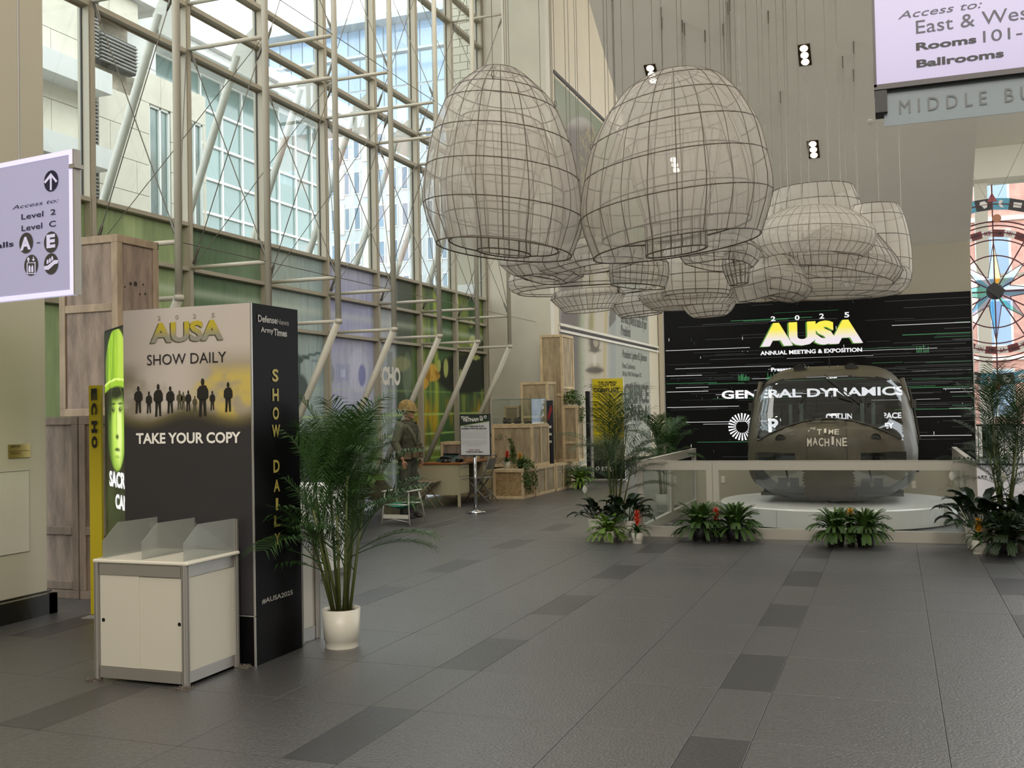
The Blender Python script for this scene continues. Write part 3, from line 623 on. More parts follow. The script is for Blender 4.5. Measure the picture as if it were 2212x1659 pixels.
# front normal faces the camera
fr = Vector((gdir.y, -gdir.x, 0)); fr = fr if fr.dot(-GP1) > 0 else -fr
pts = [Vector((0, 0, 0.02)), gdir*gw+Vector((0, 0, .02)), gdir*gw-fr*.12+Vector((0, 0, .02)), -fr*.12+Vector((0, 0, .02))]
MB().prism(pts, (0, 0, 1), gh-.02).build('cabinet', m_dark, lb)
def gcol(u, v):
    c = np.zeros(u.shape+(3,)); c[:] = srgb('#0b1107'); yy = np.interp(.05+v*(gh-.07), [0, 1.0, 1.22, 1.39, 1.72, 1.94, 2.38], [0, .6, .79, 1.03, 1.385, 1.655, 2.3]); x = u*gw; tex = vnoise(u, v, 30, 10, 3)
    def el(x0, z0, a, b_, s=.1): return sm(1+s, 1-s, np.sqrt(((x-x0)/a)**2+((yy-z0)/b_)**2))
    hel = el(.42, 1.80, .37, .50, .03)*(yy > 1.66)
    c = blend(c, hel, '#4f7a16'); c = blend(c, hel*tex*1.2*sm(.72, .3, x), '#a6cf2c'); c = blend(c, hel*sm(.2, .05, x)*.7, '#2c430d'); c = blend(c, hel*sm(.35, .6, x)*.5, '#d5ee5a')
    c = blend(c, sm(.05, .03, abs(yy-1.655+.35*(x-.42)**2))*(abs(x-.42) < .40), '#8fb62a'); c = blend(c, sm(.012, .006, abs(yy-1.69+.35*(x-.42)**2))*(abs(x-.42) < .40), '#dff082')
    fa = el(.42, 1.22, .29, .43, .06)*(yy < 1.61)
    c = blend(c, fa, '#557f1d'); c = blend(c, fa*el(.46, 1.2, .19, .38, .5), '#b4d455'); c = blend(c, fa*el(.52, 1.22, .07, .3, .6)*.6, '#e6f2a0'); c = blend(c, fa*sm(.3, .15, x)*.6, '#203309')
    c = blend(c, el(.42, 1.56, .3, .09, .5)*fa, '#101a08'); c = blend(c, el(.2, 1.45, .06, .16, .5)*.8, '#101a08')
    for x0 in (.31, .55): c = blend(c, el(x0, 1.385, .06, .03, .6)*.8, '#2c4210'); c = blend(c, el(x0, 1.385, .035, .015, .5), '#0a1204'); c = blend(c, el(x0, 1.44, .08, .012, .5), '#14200a'); c = blend(c, el(x0+.012, 1.39, .008, .006, .3), '#e6f2a0')
    c = blend(c, el(.42, 1.28, .012, .12, .8)*.5, '#385815'); c = blend(c, el(.44, 1.145, .05, .02, .6), '#2c4510'); c = blend(c, el(.44, 1.03, .085, .018, .5), '#2a400e'); c = blend(c, el(.44, 1.0, .07, .018, .6)*.7, '#d3e58a'); c = blend(c, el(.44, .95, .08, .012, .6)*.5, '#3c5a14')
    c = blend(c, sm(.84, .7, yy)*(1-.6*el(.42, .75, .12, .2)), '#10180a'); c = blend(c, vnoise(u, v, 8, 16, 4)*sm(.8, .6, yy)*.5, '#33491f')
    return c
m_glow = mat('lightbox_print', '#ffffff', .4, attr=True, emit='#ffffff', es=1.25)
picture('portrait_print', lb, Vector((0, 0, .05))+fr*.004, gdir, (0, 0, 1), gw, gh-.07, 110, 230, gcol, m_glow, off=0)
gpl = lambda x, y: (lambda d: Vector(np.array([0, 0, HC])+d*((np.array(GP1)-[0, 0, HC]) @ np.array(fr)+.006)/(d @ np.array(fr))))(ray(x, y))
m_wglow = mat('white_glow', '#000000', .5, emit='#f5f5f2', es=1.2)
text('SACRIFICE', lb, gpl(237, 1050)-GP1, gdir, (0, 0, 1), 1.0, .13, m_wglow, .04); text('CAN', lb, gpl(250, 1098)-GP1, gdir, (0, 0, 1), .42, .12, m_wglow, .04)
# yellow name board, leaning at the left of the column
m_yel = mat('yellow_board', '#b9a71f', .45)
yb = thing('name_board', 'narrow yellow upright board lettered echo beside the green lightbox', 'sign', GP1+Vector((-.02, -.03, 0)))
yd = Vector((-.98, -.12, 0)).normalized(); yn = Vector((yd.y, -yd.x, 0)); yn = yn if yn.y < 0 else -yn
yw = .115
MB().prism([Vector((0, 0, 0)), yd*yw, yd*yw-yn*.03, -yn*.03], (0, 0, 1), 1.93).build('board', m_yel, yb)
ypl = lambda x, y: ony(x, y, GP1.y-.03)
for k, ch in enumerate('ECHO'):
    yc = (852, 883, 922, 955)[k]
    P = ypl(224, yc); text(ch, yb, Vector((-.085, yd.y*.06+.0, P.z+.052-.0))+yn*.0, (0, 0, -1), (1, 0, 0), .1, .062, m_ink, .06, off=.012)
# ================================================================= left crates
m_wood = [mat('weathered_plywood', '#8a7869', .8, noise=.42, nscale=3.2, stretch=(3, 3, .7), bump=.3, bscale=14),
          mat('pale_batten_wood', '#9c8870', .75, noise=.3, nscale=5, stretch=(2, 2, .6), bump=.2, bscale=20),
          mat('dry_plywood', '#b3a180', .8, noise=.45, nscale=3.5, stretch=(2.5, 2.5, .7), bump=.25, bscale=18, col2='#86745a'),
          mat('tan_batten_wood', '#c9b28c', .75, noise=.25, nscale=5, stretch=(2, 2, .7)),
          mat('particle_board', '#b09468', .8, noise=.5, nscale=22, col2='#856a48'),
          mat('dark_batten_wood', '#7b6a5b', .8, noise=.3, nscale=5, stretch=(2, 2, .6), bump=.2, bscale=20)]
def crate(label, x0, x1, y0, y1, z0, z1, rz=0, pm=2, bm=3, fmid=(), smid=(), fv=(), sv=(), bw=.055, group='weathered wooden crates'):
    """crate with framed front (-Y) and right (+X) faces; fmid/smid heights of extra rails, fv/sv offsets of extra uprights"""
    B = Vector(((x0+x1)/2, (y0+y1)/2, z0)); t = thing('wooden_crate', label, 'crate', B, rz, group)
    w, d, h = (x1-x0)/2, (y1-y0)/2, z1-z0; P, Bm = m_wood[pm], m_wood[bm]; q = .018
    MB().box(-w+q, w-q, -d+q, d-q, .004, h-.004).build('body', P, t)
    MB().box(-w+.002, w-.002, -d+.002, d-.002, h-.004, h).build('lid', Bm, t)
    def bat(a, b_, c, e, f, g): MB().bbox(a, b_, c, e, f, g, .004).build('batten', Bm, t)
    bat(-w, w, -d, -d+q, h-bw, h-.004); bat(-w, w, -d, -d+q, 0, bw); bat(-w, -w+bw, -d, -d+q, bw, h-bw); bat(w-bw, w, -d, -d+q, bw, h-bw)
    for z in fmid: bat(-w+bw, w-bw, -d, -d+q, z-z0-bw/2, z-z0+bw/2)
    for v in fv: bat(-w+v-bw/2, -w+v+bw/2, -d+.001, -d+q, bw, h-bw)
    bat(w-q, w, -d+q, d, h-bw, h-.004); bat(w-q, w, -d+q, d, 0, bw); bat(w-q, w, -d+q, -d+bw, bw, h-bw); bat(w-q, w, d-bw, d, bw, h-bw)
    for z in smid: bat(w-q, w, -d+bw, d-bw, z-z0-bw/2, z-z0+bw/2)
    for v in sv: bat(w-q+.001, w, -d+v-bw/2, -d+v+bw/2, bw, h-bw)
    bat(-w, -w+q, -d+q, d, h-bw, h-.004); bat(-w, -w+q, -d+q, d, 0, bw); bat(-w, w, d-q, d, h-bw, h-.004); bat(-w, w, d-q, d, 0, bw)
    return t
crate('dark tall lower crate beside the off white pier', -7.96, -7.04, 7.5, 8.1, 0, 1.67, pm=0, bm=5, fmid=(.62, .12), bw=.075)
crate('dark tall lower crate behind the yellow name board', -7.03, -6.42, 7.5, 8.1, 0, 1.67, pm=0, bm=5, fmid=(.62,), bw=.075)
ck = crate('tall brown crate stacked on top behind the left hanging sign', -7.68, -6.96, 7.95, 8.55, 1.672, 3.42, pm=0, bm=1, fmid=(2.72,), bw=.075)
kn = MB()
for (a, z, r) in ((.2, 1.07, .03), (.27, 1.075, .045), (.33, .98, .02), (.38, 1.08, .02), (.41, .99, .022), (.12, 1.03, .018)):
    kn.lathe([(r*.55, 0), (r*.5, .0015)], 12, M=Matrix.Translation((.345, -.3+a, z+.22)) @ Matrix.Rotation(pi/2, 4, 'Y'))
kn.build('knot', mat('knot_wood', '#2c2016', .8), ck)
cb = tag(MB().box(-.13, .13, -.06, .06, 0, .006).box(-.02, .02, -.012, .012, .006, .008).build('cardboard_slip', mat('grey_card', '#8b8985', .7)), 'flat grey card lying on the floor left of the counter', 'card')
cb.location = (-6.22, 6.86, .001); cb.rotation_euler = (0, 0, .25)
# ================================================================= hanging sign, left
SD = Vector(RR.T @ np.array([-.883, 0, .469])); SD.z = 0; SD.normalize()
SR = depth(157, 322, 6.1); SRb = depth(157, 637, 6.1); SB = Vector((SR.x, SR.y, SRb.z)); sh = SR.z-SRb.z
sg = thing('hanging_sign', 'lit lavender hanging sign with level and hall directions at the left edge', 'sign', SB)
sn = Vector((SD.y, -SD.x, 0)); sn = sn if sn.dot(-SB) > 0 else -sn
SW = 1.5
m_sign = mat('sign_face_glow', '#9c9ab8', .3, emit='#b6b4d6', es=.32); m_edge = mat('sign_edge_glow', '#d8d6f0', .3, emit='#cfcdf5', es=.6)
def slab(a, b, z0, z1, t0, t1): return [SD*a+sn*t0+Z*z0, SD*b+sn*t0+Z*z0, SD*b+sn*t1+Z*z0, SD*a+sn*t1+Z*z0], z1-z0
def sbox(mb, a, b, z0, z1, t0, t1): p, hh = slab(a, b, z0, z1, t0, t1); mb.prism(p, (0, 0, 1), hh); return mb
sbox(MB(), .03, SW, .03, sh-.03, -.03, 0).build('light_face', m_sign, sg)
mb = MB(); sbox(mb, .0, SW, 0, .03, -.034, .004); sbox(mb, 0, SW, sh-.03, sh, -.034, .004); sbox(mb, 0, .03, .03, sh-.03, -.034, .004); mb.build('edge_frame', m_edge, sg)
mb = MB(); sbox(mb, -.012, 0, -.0, sh, -.045, .003); mb.build('end_cap', m_alu, sg)
mb = MB(); sbox(mb, -.03, .02, sh-.115, sh-.09, -.05, .012); mb.build('clamp', m_alu, sg)
mb = MB(); mb.path([SD*.5+Z*sh-sn*.015, SD*.5+Z*(CZ-SB.z-.01)-sn*.015], .008, 8); mb.path([SD*1.3+Z*sh-sn*.015, SD*1.3+Z*(CZ-SB.z-.01)-sn*.015], .008, 8); mb.build('hanger_rod', m_alu, sg)
spl = lambda x, y: (lambda d: Vector(np.array([0, 0, HC])+d*((np.array(SB)-[0, 0, HC]) @ np.array(sn)+.002)/(d @ np.array(sn))))(ray(x, y))
m_navy = mat('navy_ink', '#15153a', .4); m_char = mat('charcoal_ink', '#3c3b3c', .4); m_signw = mat('sign_white', '#cfcdea', .4, emit='#c2c0e0', es=.3)
def disc(px, py, r, m, name='badge'):
    c = spl(px, py)-SB; D = r/FPX*6.2; mb = MB(); mb.add([c+sn*.002-SD*cos(a)*D+Z*sin(a)*D for a in [2*pi*k/28 for k in range(28)]], [tuple(range(28))]); return mb.build(name, m, sg)
disc(111, 391, 23, m_navy); disc(111, 523, 23, m_char); disc(57, 525, 23, m_char); disc(68, 573, 23, m_char); disc(111, 570, 23, m_char)
def stx(s, a, b, m, **k): return txp(s, sg, SB, spl, a, b, m, **k)
stx('Access to:', (27, 453), (127, 428), m_navy, shear=.25, off=.003); stx('Level  2', (47, 475), (121, 451), m_navy, off=.003, bold=.012); stx('Level  C', (47.5, 500), (121.5, 476), m_navy, off=.003, bold=.012)
stx('Halls', (-26, 540), (30, 520), m_navy, off=.003, bold=.02); stx('A', (45, 542), (68, 510), m_signw, off=.005, bold=.05); stx('E', (102, 537), (120.5, 505), m_signw, off=.005, bold=.05); stx('-', (80, 526), (88, 523), m_navy, off=.003)
def spoly(pts, m=None): 
    mb = MB(); mb.add([spl(*p)-SB+sn*.004 for p in pts], [tuple(range(len(pts)))]); mb.build('pictogram', m or m_signw, sg)
spoly([(109, 411), (113, 411), (113, 383), (122, 395), (125, 391), (111, 374), (96, 393), (99, 397), (109, 385)])
spoly([(96, 580), (97, 575), (104, 574), (118, 562), (127, 562), (126, 569), (119, 571), (106, 583), (98, 583)])
for (a, b_) in ((104, 568), (109, 565), (114, 561)): spoly([(a-2, b_+3), (a+2, b_+1), (a+2, b_-5), (a, b_-8), (a-2, b_-5)])
for (p, q) in (((59, 568), (61, 592)), ((76, 566), (78, 591)), ((60, 567), (78, 568.5)), ((59, 590), (78, 592))): spoly([(p[0], p[1]), (p[0], q[1]), (q[0], q[1]), (q[0], p[1])][::1])
for a in (65, 71): spoly([(a-2.2, 588), (a+2.2, 588), (a+2.2, 577), (a, 572), (a-2.2, 577)])
spoly([(61, 566), (64, 566), (64, 561), (66, 561), (62.5, 555), (59, 561), (61, 561)]); spoly([(72.5, 555), (74.5, 555), (74.5, 560), (77, 560), (73.5, 565), (70, 560), (72.5, 560)])
# ================================================================= hanging sign, right
RB = ony(1888, 190, 5.0); rs = thing('hanging_sign', 'lit lavender hanging sign reading rooms and ballrooms at the upper right corner', 'sign', RB)
rp = lambda x, y: ony(x, y, 5.0)
m_sign2 = mat('sign_face_glow_right', '#8d87a8', .3, emit='#b0a8cc', es=.42)
MB().box(.012, 1.5, 0, .12, .012, 1.1).build('light_face', m_sign2, rs)
MB().box(0, .012, -.006, .13, -.0, 1.1).box(0, 1.5, -.006, .13, -.012, .012).box(0, 1.5, -.006, .13, 1.1, 1.12).build('edge_frame', mat('dark_brown_frame', '#2e2422', .4), rs)
MB().box(0.002, .055, 0, .12, -.115, -.012).build('lamp_housing', m_dark, rs)
MB().box(.04, 1.5, .03, .036, -.175, -.012).build('translucent_plate', glass('blue_grey_plate', (.75, .8, .83), .06, .3, haze=.55, hcol=(.36, .41, .44)), rs)
MB().path([(.4, .06, 1.12), (.4, .06, CZ-RB.z-.01)], .01, 8).path([(1.2, .06, 1.12), (1.2, .06, CZ-RB.z-.01)], .01, 8).build('hanger_rod', m_alu, rs)
rpl = lambda x, y: ony(x, y, 5.0-.001)
m_dv = mat('dark_violet_ink', '#1b1830', .4)
txp('Access to:', rs, RB, rpl, (1940, 42), (2121, 0), m_dv, shear=.25); txp('East & West Salons', rs, RB, rpl, (1979, 73.5), (2395, -13), m_dv)
txp('Rooms', rs, RB, rpl, (1979, 110), (2109, 76), m_ink, bold=.035); txp('101-159', rs, RB, rpl, (2124, 92), (2290, 45), m_dv)
txp('Ballrooms', rs, RB, rpl, (1980, 147), (2168, 106), m_ink, bold=.035)
txp('MIDDLE BUILDING', rs, RB, lambda x, y: ony(x, y, 5.025), (1943, 246), (2440, 160), mat('grey_vinyl', '#4b4c4c', .4), spacing=1.6)
# ================================================================= fabric lanterns
def fabric(name, col, a, warm=0):
    m = bpy.data.materials.new(name); m.use_nodes = True; N = m.node_tree.nodes; Lk = m.node_tree.links; N.remove(N['Principled BSDF'])
    t = N.new('ShaderNodeBsdfTransparent'); d = N.new('ShaderNodeBsdfDiffuse'); tr = N.new('ShaderNodeBsdfTranslucent')
    for q in (d, tr): q.inputs[0].default_value = (*srgb(col), 1)
    h = N.new('ShaderNodeMixShader'); h.inputs[0].default_value = .45; Lk.new(d.outputs[0], h.inputs[1]); Lk.new(tr.outputs[0], h.inputs[2])
    lw = N.new('ShaderNodeLayerWeight'); lw.inputs[0].default_value = .35; mr = N.new('ShaderNodeMapRange'); mr.inputs[3].default_value = a; mr.inputs[4].default_value = min(1, a+.42)
    Lk.new(lw.outputs['Facing'], mr.inputs[0]); mx = N.new('ShaderNodeMixShader'); Lk.new(mr.outputs[0], mx.inputs[0]); Lk.new(t.outputs[0], mx.inputs[1]); Lk.new(h.outputs[0], mx.inputs[2])
    Lk.new(mx.outputs[0], N['Material Output'].inputs[0]); m.diffuse_color = (.7, .68, .65, .6); return m
m_fab = fabric('grey_mesh_fabric', '#dfd9d1', .27); m_fab2 = fabric('white_mesh_fabric', '#ece6de', .45)
m_wire = mat('brown_wire', '#544a40', .5); m_wirew = mat('pale_wire', '#8d857a', .5)
def roofz(x, y):
    if -3.6 < x < 1.16: return min(CZ, soff(y))-.002
    return CZ-.005
def shell(prof, n, M, sq=1.0, wave=0, wk=3):
    """lofted rings: prof = (radius, height[, x shift])"""
    vs = []
    for q in prof:
        r, z = q[0], q[1]; sx = q[2] if len(q) > 2 else 0
        for k in range(n):
            a = 2*pi*k/n; rr = r*(1+wave*sin(wk*a+z*3)); vs.append(M @ Vector((rr*cos(a)+sx, rr*sin(a)*sq, z+wave*r*.5*sin(wk*a))))
    m = len(prof); return vs, [(i*n+k, i*n+(k+1) % n, (i+1)*n+(k+1) % n, (i+1)*n+k) for i in range(m-1) for k in range(n)]
def smoothprof(prof, sub):
    out = []; P = [Vector(p if len(p) > 2 else (*p, 0)) for p in prof]
    for i in range(len(P)-1):
        p0, p1, p2, p3 = P[max(0, i-1)], P[i], P[i+1], P[min(len(P)-1, i+2)]
        for s in range(sub):
            t = s/sub; out.append(tuple(.5*((2*p1)+(p2-p0)*t+(2*p0-5*p1+4*p2-p3)*t*t+(3*p1-p0-3*p2+p3)*t**3)))
    out.append(tuple(P[-1])); return out
def lantern(label, px, py, D, shells, tilt=0, tiltx=0, sq=1.0, cables=((-.8, .3), (.8, .3)), n=16, wr=.0056, wave=0, wk=3, fab=None, wire=None, sub=3, group='suspended fabric lanterns'):
    """shells: list of profiles in photograph pixels at distance D: (radius px, drop px below the apex[, shift px])"""
    k = D/FPX; B = depth(px, py, D); t = thing('fabric_lantern', label, 'lantern', B, 0, group)
    fwd = Vector((RR[2][0], RR[2][1], 0)).normalized(); rgt = Vector((RR[0][0], RR[0][1], 0)).normalized()
    M = Matrix.Rotation(tilt, 4, fwd) @ Matrix.Rotation(tiltx, 4, rgt) @ Matrix(((rgt.x, fwd.x, 0, 0), (rgt.y, fwd.y, 0, 0), (0, 0, 1, 0), (0, 0, 0, 1)))
    for j, pr in enumerate(shells):
        P = [(q[0]*k, -q[1]*k, (q[2] if len(q) > 2 else 0)*k) for q in pr]; SPx = smoothprof(P, sub); N_ = 40
        v, f = shell(SPx, N_, M, sq, wave, wk); MB().add(v, f).build('fabric_shell', fab or m_fab, t, smooth=True)
        w = MB()
        for i, q in enumerate(P):
            if i == 0 and q[0] < .05: continue
            vv, _ = shell([q], 32, M, sq, wave, wk); w.path(vv, wr*(1 if 0 < i < len(P)-1 else 1.25), 5, closed=True)
        nn = n if j == 0 else max(8, n-4)
        for kk in range(nn):
            a = 2*pi*kk/nn+.1*j; w.path([M @ Vector((q[0]*(1+wave*sin(wk*a+q[1]*3))*cos(a)+q[2], q[0]*(1+wave*sin(wk*a+q[1]*3))*sin(a)*sq, q[1]+wave*q[0]*.5*sin(wk*a))) for q in SPx], wr*.8, 4)
        w.build('wire_frame', wire or m_wire, t)
    P = [(q[0]*k, -q[1]*k, (q[2] if len(q) > 2 else 0)*k) for q in shells[0]]
    for (ca, hh) in cables:
        i = hh if isinstance(hh, int) else 2
        i = min(i, len(P)-1); q = P[i]; a = ca
        p = M @ Vector((q[0]*cos(a)+q[2], q[0]*sin(a)*sq, q[1])); wp = B+p; zr = roofz(wp.x, wp.y)-B.z
        c = MB().path([p+Vector((0, 0, .09)), Vector((p.x, p.y, zr))], .0032, 5)
        c.path([p+Vector((.012*cos(b), 0, .045+.032*sin(b))) for b in [2*pi*u/8 for u in range(8)]], .0045, 5, closed=True).path([p+Vector((0, .008*cos(b), .008+.018*sin(b))) for b in [2*pi*u/8 for u in range(8)]], .0035, 5, closed=True)
        if zr+B.z < CZ-.1: c.path([Vector((p.x, p.y, zr-.16))]+[Vector((p.x, p.y, zr-.1)), Vector((p.x, p.y, zr))], .009, 6)
        c.build('cable', m_cable, t)
    return t
def lean(pr, k): return [(r, d, d*k) for r, d in pr]
D1 = [(10, 0), (42, 7), (72, 30), (101, 57), (123, 88), (151, 158), (167, 233), (173, 312), (146, 392)]
lantern('large grey fabric dome lantern nearest the glass wall', 1081, 147, 10.0, [lean(D1, .12), lean([(88, 118), (120, 190), (134, 262), (130, 330), (118, 384)], .12), lean([(100, 150), (82, 230), (62, 300), (59, 350), (58, 398)], .12)], tilt=.12,
        cables=((pi*.92, 4), (-.35, 4), (pi*.45, 4), (-pi*.55, 3)), n=20)
D2 = [(12, 0), (56, 6), (104, 30), (143, 74), (179, 140), (196, 209), (206, 290), (180, 375)]
lantern('largest grey fabric dome lantern in the middle, before the soffit', 1452, 157, 9.7, [lean(D2, -.12), lean([(120, 108), (150, 190), (166, 270), (160, 340)], -.12), lean([(104, 150), (88, 235), (68, 310), (66, 350), (66, 385)], -.12)], tilt=-.12,
        cables=((pi*.95, 4), (-.25, 3), (pi*.5, 3)), n=22)
sec = [
 ('low cupped grey lantern under the left dome', 1175, 520, 12.2, [[(60, 0), (82, 22), (85, 48), (72, 66), (40, 84)]], dict(tilt=.12, wave=.06, wk=2)),
 ('wide grey drum lantern under the gap between the domes', 1262, 556, 12.8, [[(80, 0), (150, 22), (168, 48), (160, 66), (148, 72)]], dict(tilt=-.03, sq=.7)),
 ('curled grey scoop lantern hanging below the left dome', 1180, 546, 11.8, [[(50, 0), (88, 18), (90, 40), (60, 58)]], dict(tilt=.16, wave=.1)),
 ('pleated white saucer lantern hanging lowest on the left', 1268, 628, 13.4, [[(70, 0), (80, 14), (60, 34), (52, 44)]], dict(tilt=-.06, fab=m_fab2, wire=m_wirew, n=34, sq=.8)),
 ('small pale bowl lantern beside the pleated saucer', 1380, 634, 13.4, [[(46, 0), (62, 20), (50, 42), (44, 48)]], dict(tilt=-.1, fab=m_fab2, sq=.8)),
 ('bright gridded barrel lantern below the middle dome', 1500, 528, 12.6, [[(58, 0), (74, 30), (78, 70), (74, 104), (70, 112)]], dict(fab=m_fab2, n=18)),
 ('broad pleated plate lantern under the gridded barrel', 1490, 626, 12.9, [[(92, 0), (108, 10), (100, 26), (84, 38)]], dict(tilt=-.03, fab=m_fab2, n=44, sq=.8, wire=m_wirew)),
 ('small round bowl lantern hanging in front of the video wall', 1530, 640, 13.2, [[(60, 0), (58, 18), (46, 36), (34, 44)]], dict(tilt=-.06, fab=m_fab2, sq=.8)),
 ('grey arched hood lantern left of the gridded barrel', 1385, 535, 11.6, [[(34, 0), (62, 30), (64, 62), (58, 84)]], dict(tilt=.1, sq=.8)),
 ('wavy grey cowl lantern below the right dome', 1560, 520, 11.4, [[(70, 0), (90, 18), (84, 40), (72, 54)]], dict(tilt=.08, wave=.08)),
 ('small hooked grey cup lantern hanging below the right dome', 1588, 545, 11.5, [[(22, 0), (30, 24), (26, 48), (20, 70)]], dict(tilt=-.1, wave=.06)),
 ('flat grey wing lantern left of the wide drum', 1275, 520, 11.4, [[(64, 0), (118, 26), (112, 52), (86, 62)]], dict(tilt=-.1, wave=.05, sq=.7)),
 ('tall open topped beige lantern at the back of the right cluster', 1755, 410, 13.6, [[(84, 0), (96, 34), (104, 80), (108, 130), (100, 190)]], dict(tilt=-.02, fab=m_fab2, n=18)),
 ('rounded beige lantern at the far right of the cluster', 1886, 446, 13.2, [[(50, 0), (62, 24), (72, 70), (76, 120), (72, 165), (52, 190)]], dict(fab=m_fab2, n=16)),
 ('white ribbed cap lantern on top of the right cluster', 1757, 446, 12.0, [[(10, 0), (70, 10), (108, 34), (128, 60), (122, 92), (100, 112)]], dict(tilt=.03, fab=m_fab2, n=36, wire=m_wirew)),
 ('long ribbed hood lantern reaching out to the right', 1838, 500, 12.2, [[(60, 0), (98, 34), (122, 66), (108, 96)]], dict(tilt=.2, n=36, sq=.7)),
 ('wide low grey lantern at the base of the right cluster', 1790, 560, 12.6, [[(130, 0), (168, 26), (172, 52), (150, 78), (90, 84)]], dict(tilt=.0, sq=.6, n=22)),
 ('bent grey tube lantern between the two clusters', 1660, 560, 12.3, [[(52, 0), (74, 26), (78, 52), (70, 84)]], dict(tilt=-.1, wave=.06, fab=m_fab2)),
 ('dark ribbed cone lantern tucked inside the right cluster', 1700, 592, 12.1, [[(40, 0), (58, 22), (50, 44), (30, 56)]], dict(tilt=.25)),
]
for k, (lab, px, py, D, sh_, kw) in enumerate(sec):
    kw.setdefault('wr', .0045); kw.setdefault('sub', 2)
    lantern(lab, px, py, D, sh_, cables=((.6+k, 1), (pi+.4+k*.7, 1), (4.7+k*.3, 1)), **kw)
# ================================================================= helicopter nose on pedestal
PC = Vector((-.83, 15.55, 0)); pd = thing('round_pedestal', 'low round white pedestal under the helicopter nose', 'pedestal', PC)
m_ped = mat('white_satin', '#cfcdca', .3)
MB().lathe([(1.62, .02), (1.62, .255), (1.6, .27), (0.01, .272)], 72).lathe([(1.52, 0.001), (1.52, .03)], 48).build('drum', m_ped, pd, smooth=False)
seam = MB()
for a in (-2.0, -1.3, -.5): seam.box(-.003, .003, -1.622, -1.618, .02, .25, M=Matrix.Rotation(a+pi/2, 4, 'Z'))
seam.build('seam', mat('seam_grey', '#8d8b88', .5), pd)
m_od = mat('olive_drab', '#4d4839', .5, noise=.18, nscale=4, spec=.4); m_odd = mat('olive_dark', '#2d2b22', .5)
m_wind = glass('windshield', (.8, .84, .84), .1, .01)
HB = Vector((-.86, 14.5, .272)); he = thing('helicopter_nose', 'olive army helicopter cockpit nose lettered time machine on a round pedestal', 'helicopter', HB)
prof = [(0, .66, .78, .10, .2), (.04, .46, .94, .40, .3), (.14, .26, 1.05, .70, .45), (.3, .10, 1.13, .92, .55), (.45, .04, 1.22, 1.02, .6), (.55, .02, 1.36, 1.06, .62), (.7, .01, 1.58, 1.08, .62), (.85, .01, 1.76, 1.09, .62), (1.0, .01, 1.86, 1.09, .62), (1.3, .02, 1.93, 1.09, .62), (1.75, .03, 1.95, 1.08, .62)]
SPf = []
for i in range(len(prof)-1):
    for s in range(5): SPf.append(tuple(prof[i][j]+(prof[i+1][j]-prof[i][j])*s/5 for j in range(5)))
SPf.append(prof[-1])
NA = 96
def hpt(i, k):
    y, zb, ztp, w, _ = SPf[i]; a = 2*pi*k/NA; zc = zb+(ztp-zb)*.42; hh = (ztp-zc) if sin(a) > 0 else (zc-zb)
    nn_ = (4.6 if sin(a) > 0 else 2.7) if i > 12 else 2.5+(2.1*i/12 if sin(a) > 0 else 0); ex = 2/nn_; cx = abs(cos(a))**ex*(1 if cos(a) >= 0 else -1); sz = abs(sin(a))**ex*(1 if sin(a) >= 0 else -1)
    up = max(0, (zc+hh*sz-.75)/1.2); wd = w*(1.06-.15*up)
    return Vector((wd*cx, y, zc+hh*sz))
allv = [hpt(i, k) for i in range(len(SPf)) for k in range(NA)]
reg = {'fuselage_skin': [], 'windshield_left': [], 'windshield_right': [], 'chin_window_left': [], 'chin_window_right': [], 'windshield_frame': []}
for i in range(len(SPf)-1):
    for k in range(NA):
        f = (i*NA+k, i*NA+(k+1) % NA, (i+1)*NA+(k+1) % NA, (i+1)*NA+k); c = sum((allv[q] for q in f), Vector())/4
        arch = 1.17-.33*(c.x/1.0)**2; top = 1.77-.13*(abs(c.x)/.95)**4; r = 'fuselage_skin'
        if arch < c.z < top and c.y < 1.2 and abs(c.x) < .96:
            r = 'windshield_left' if c.x < 0 else 'windshield_right'
            if abs(c.x) < .045: r = 'windshield_frame'
        elif .05 < c.z < .70 and .33 < abs(c.x) < 1.0 and c.y < .62 and c.y > .04: r = 'chin_window_left' if c.x < 0 else 'chin_window_right'
        reg[r].append(f)
for r, fs in reg.items():
    used = sorted({q for f in fs for q in f}); mp = {q: n for n, q in enumerate(used)}
    mb = MB().add([allv[q] for q in used], [tuple(mp[q] for q in f)[::-1] for f in fs]+([tuple(mp[k] for k in range(NA))] if r == 'fuselage_skin' else []))
    nm = 'windshield' if 'windshield_l' in r or 'windshield_r' in r else ('chin_window' if 'chin' in r else r)
    mb.build(nm, {'fuselage_skin': m_od, 'windshield_frame': m_od}.get(r, m_wind if 'wind' in nm and 'chin' not in nm else glass('chin_glass', (.62, .64, .64), .12, .02)), he, smooth=True)
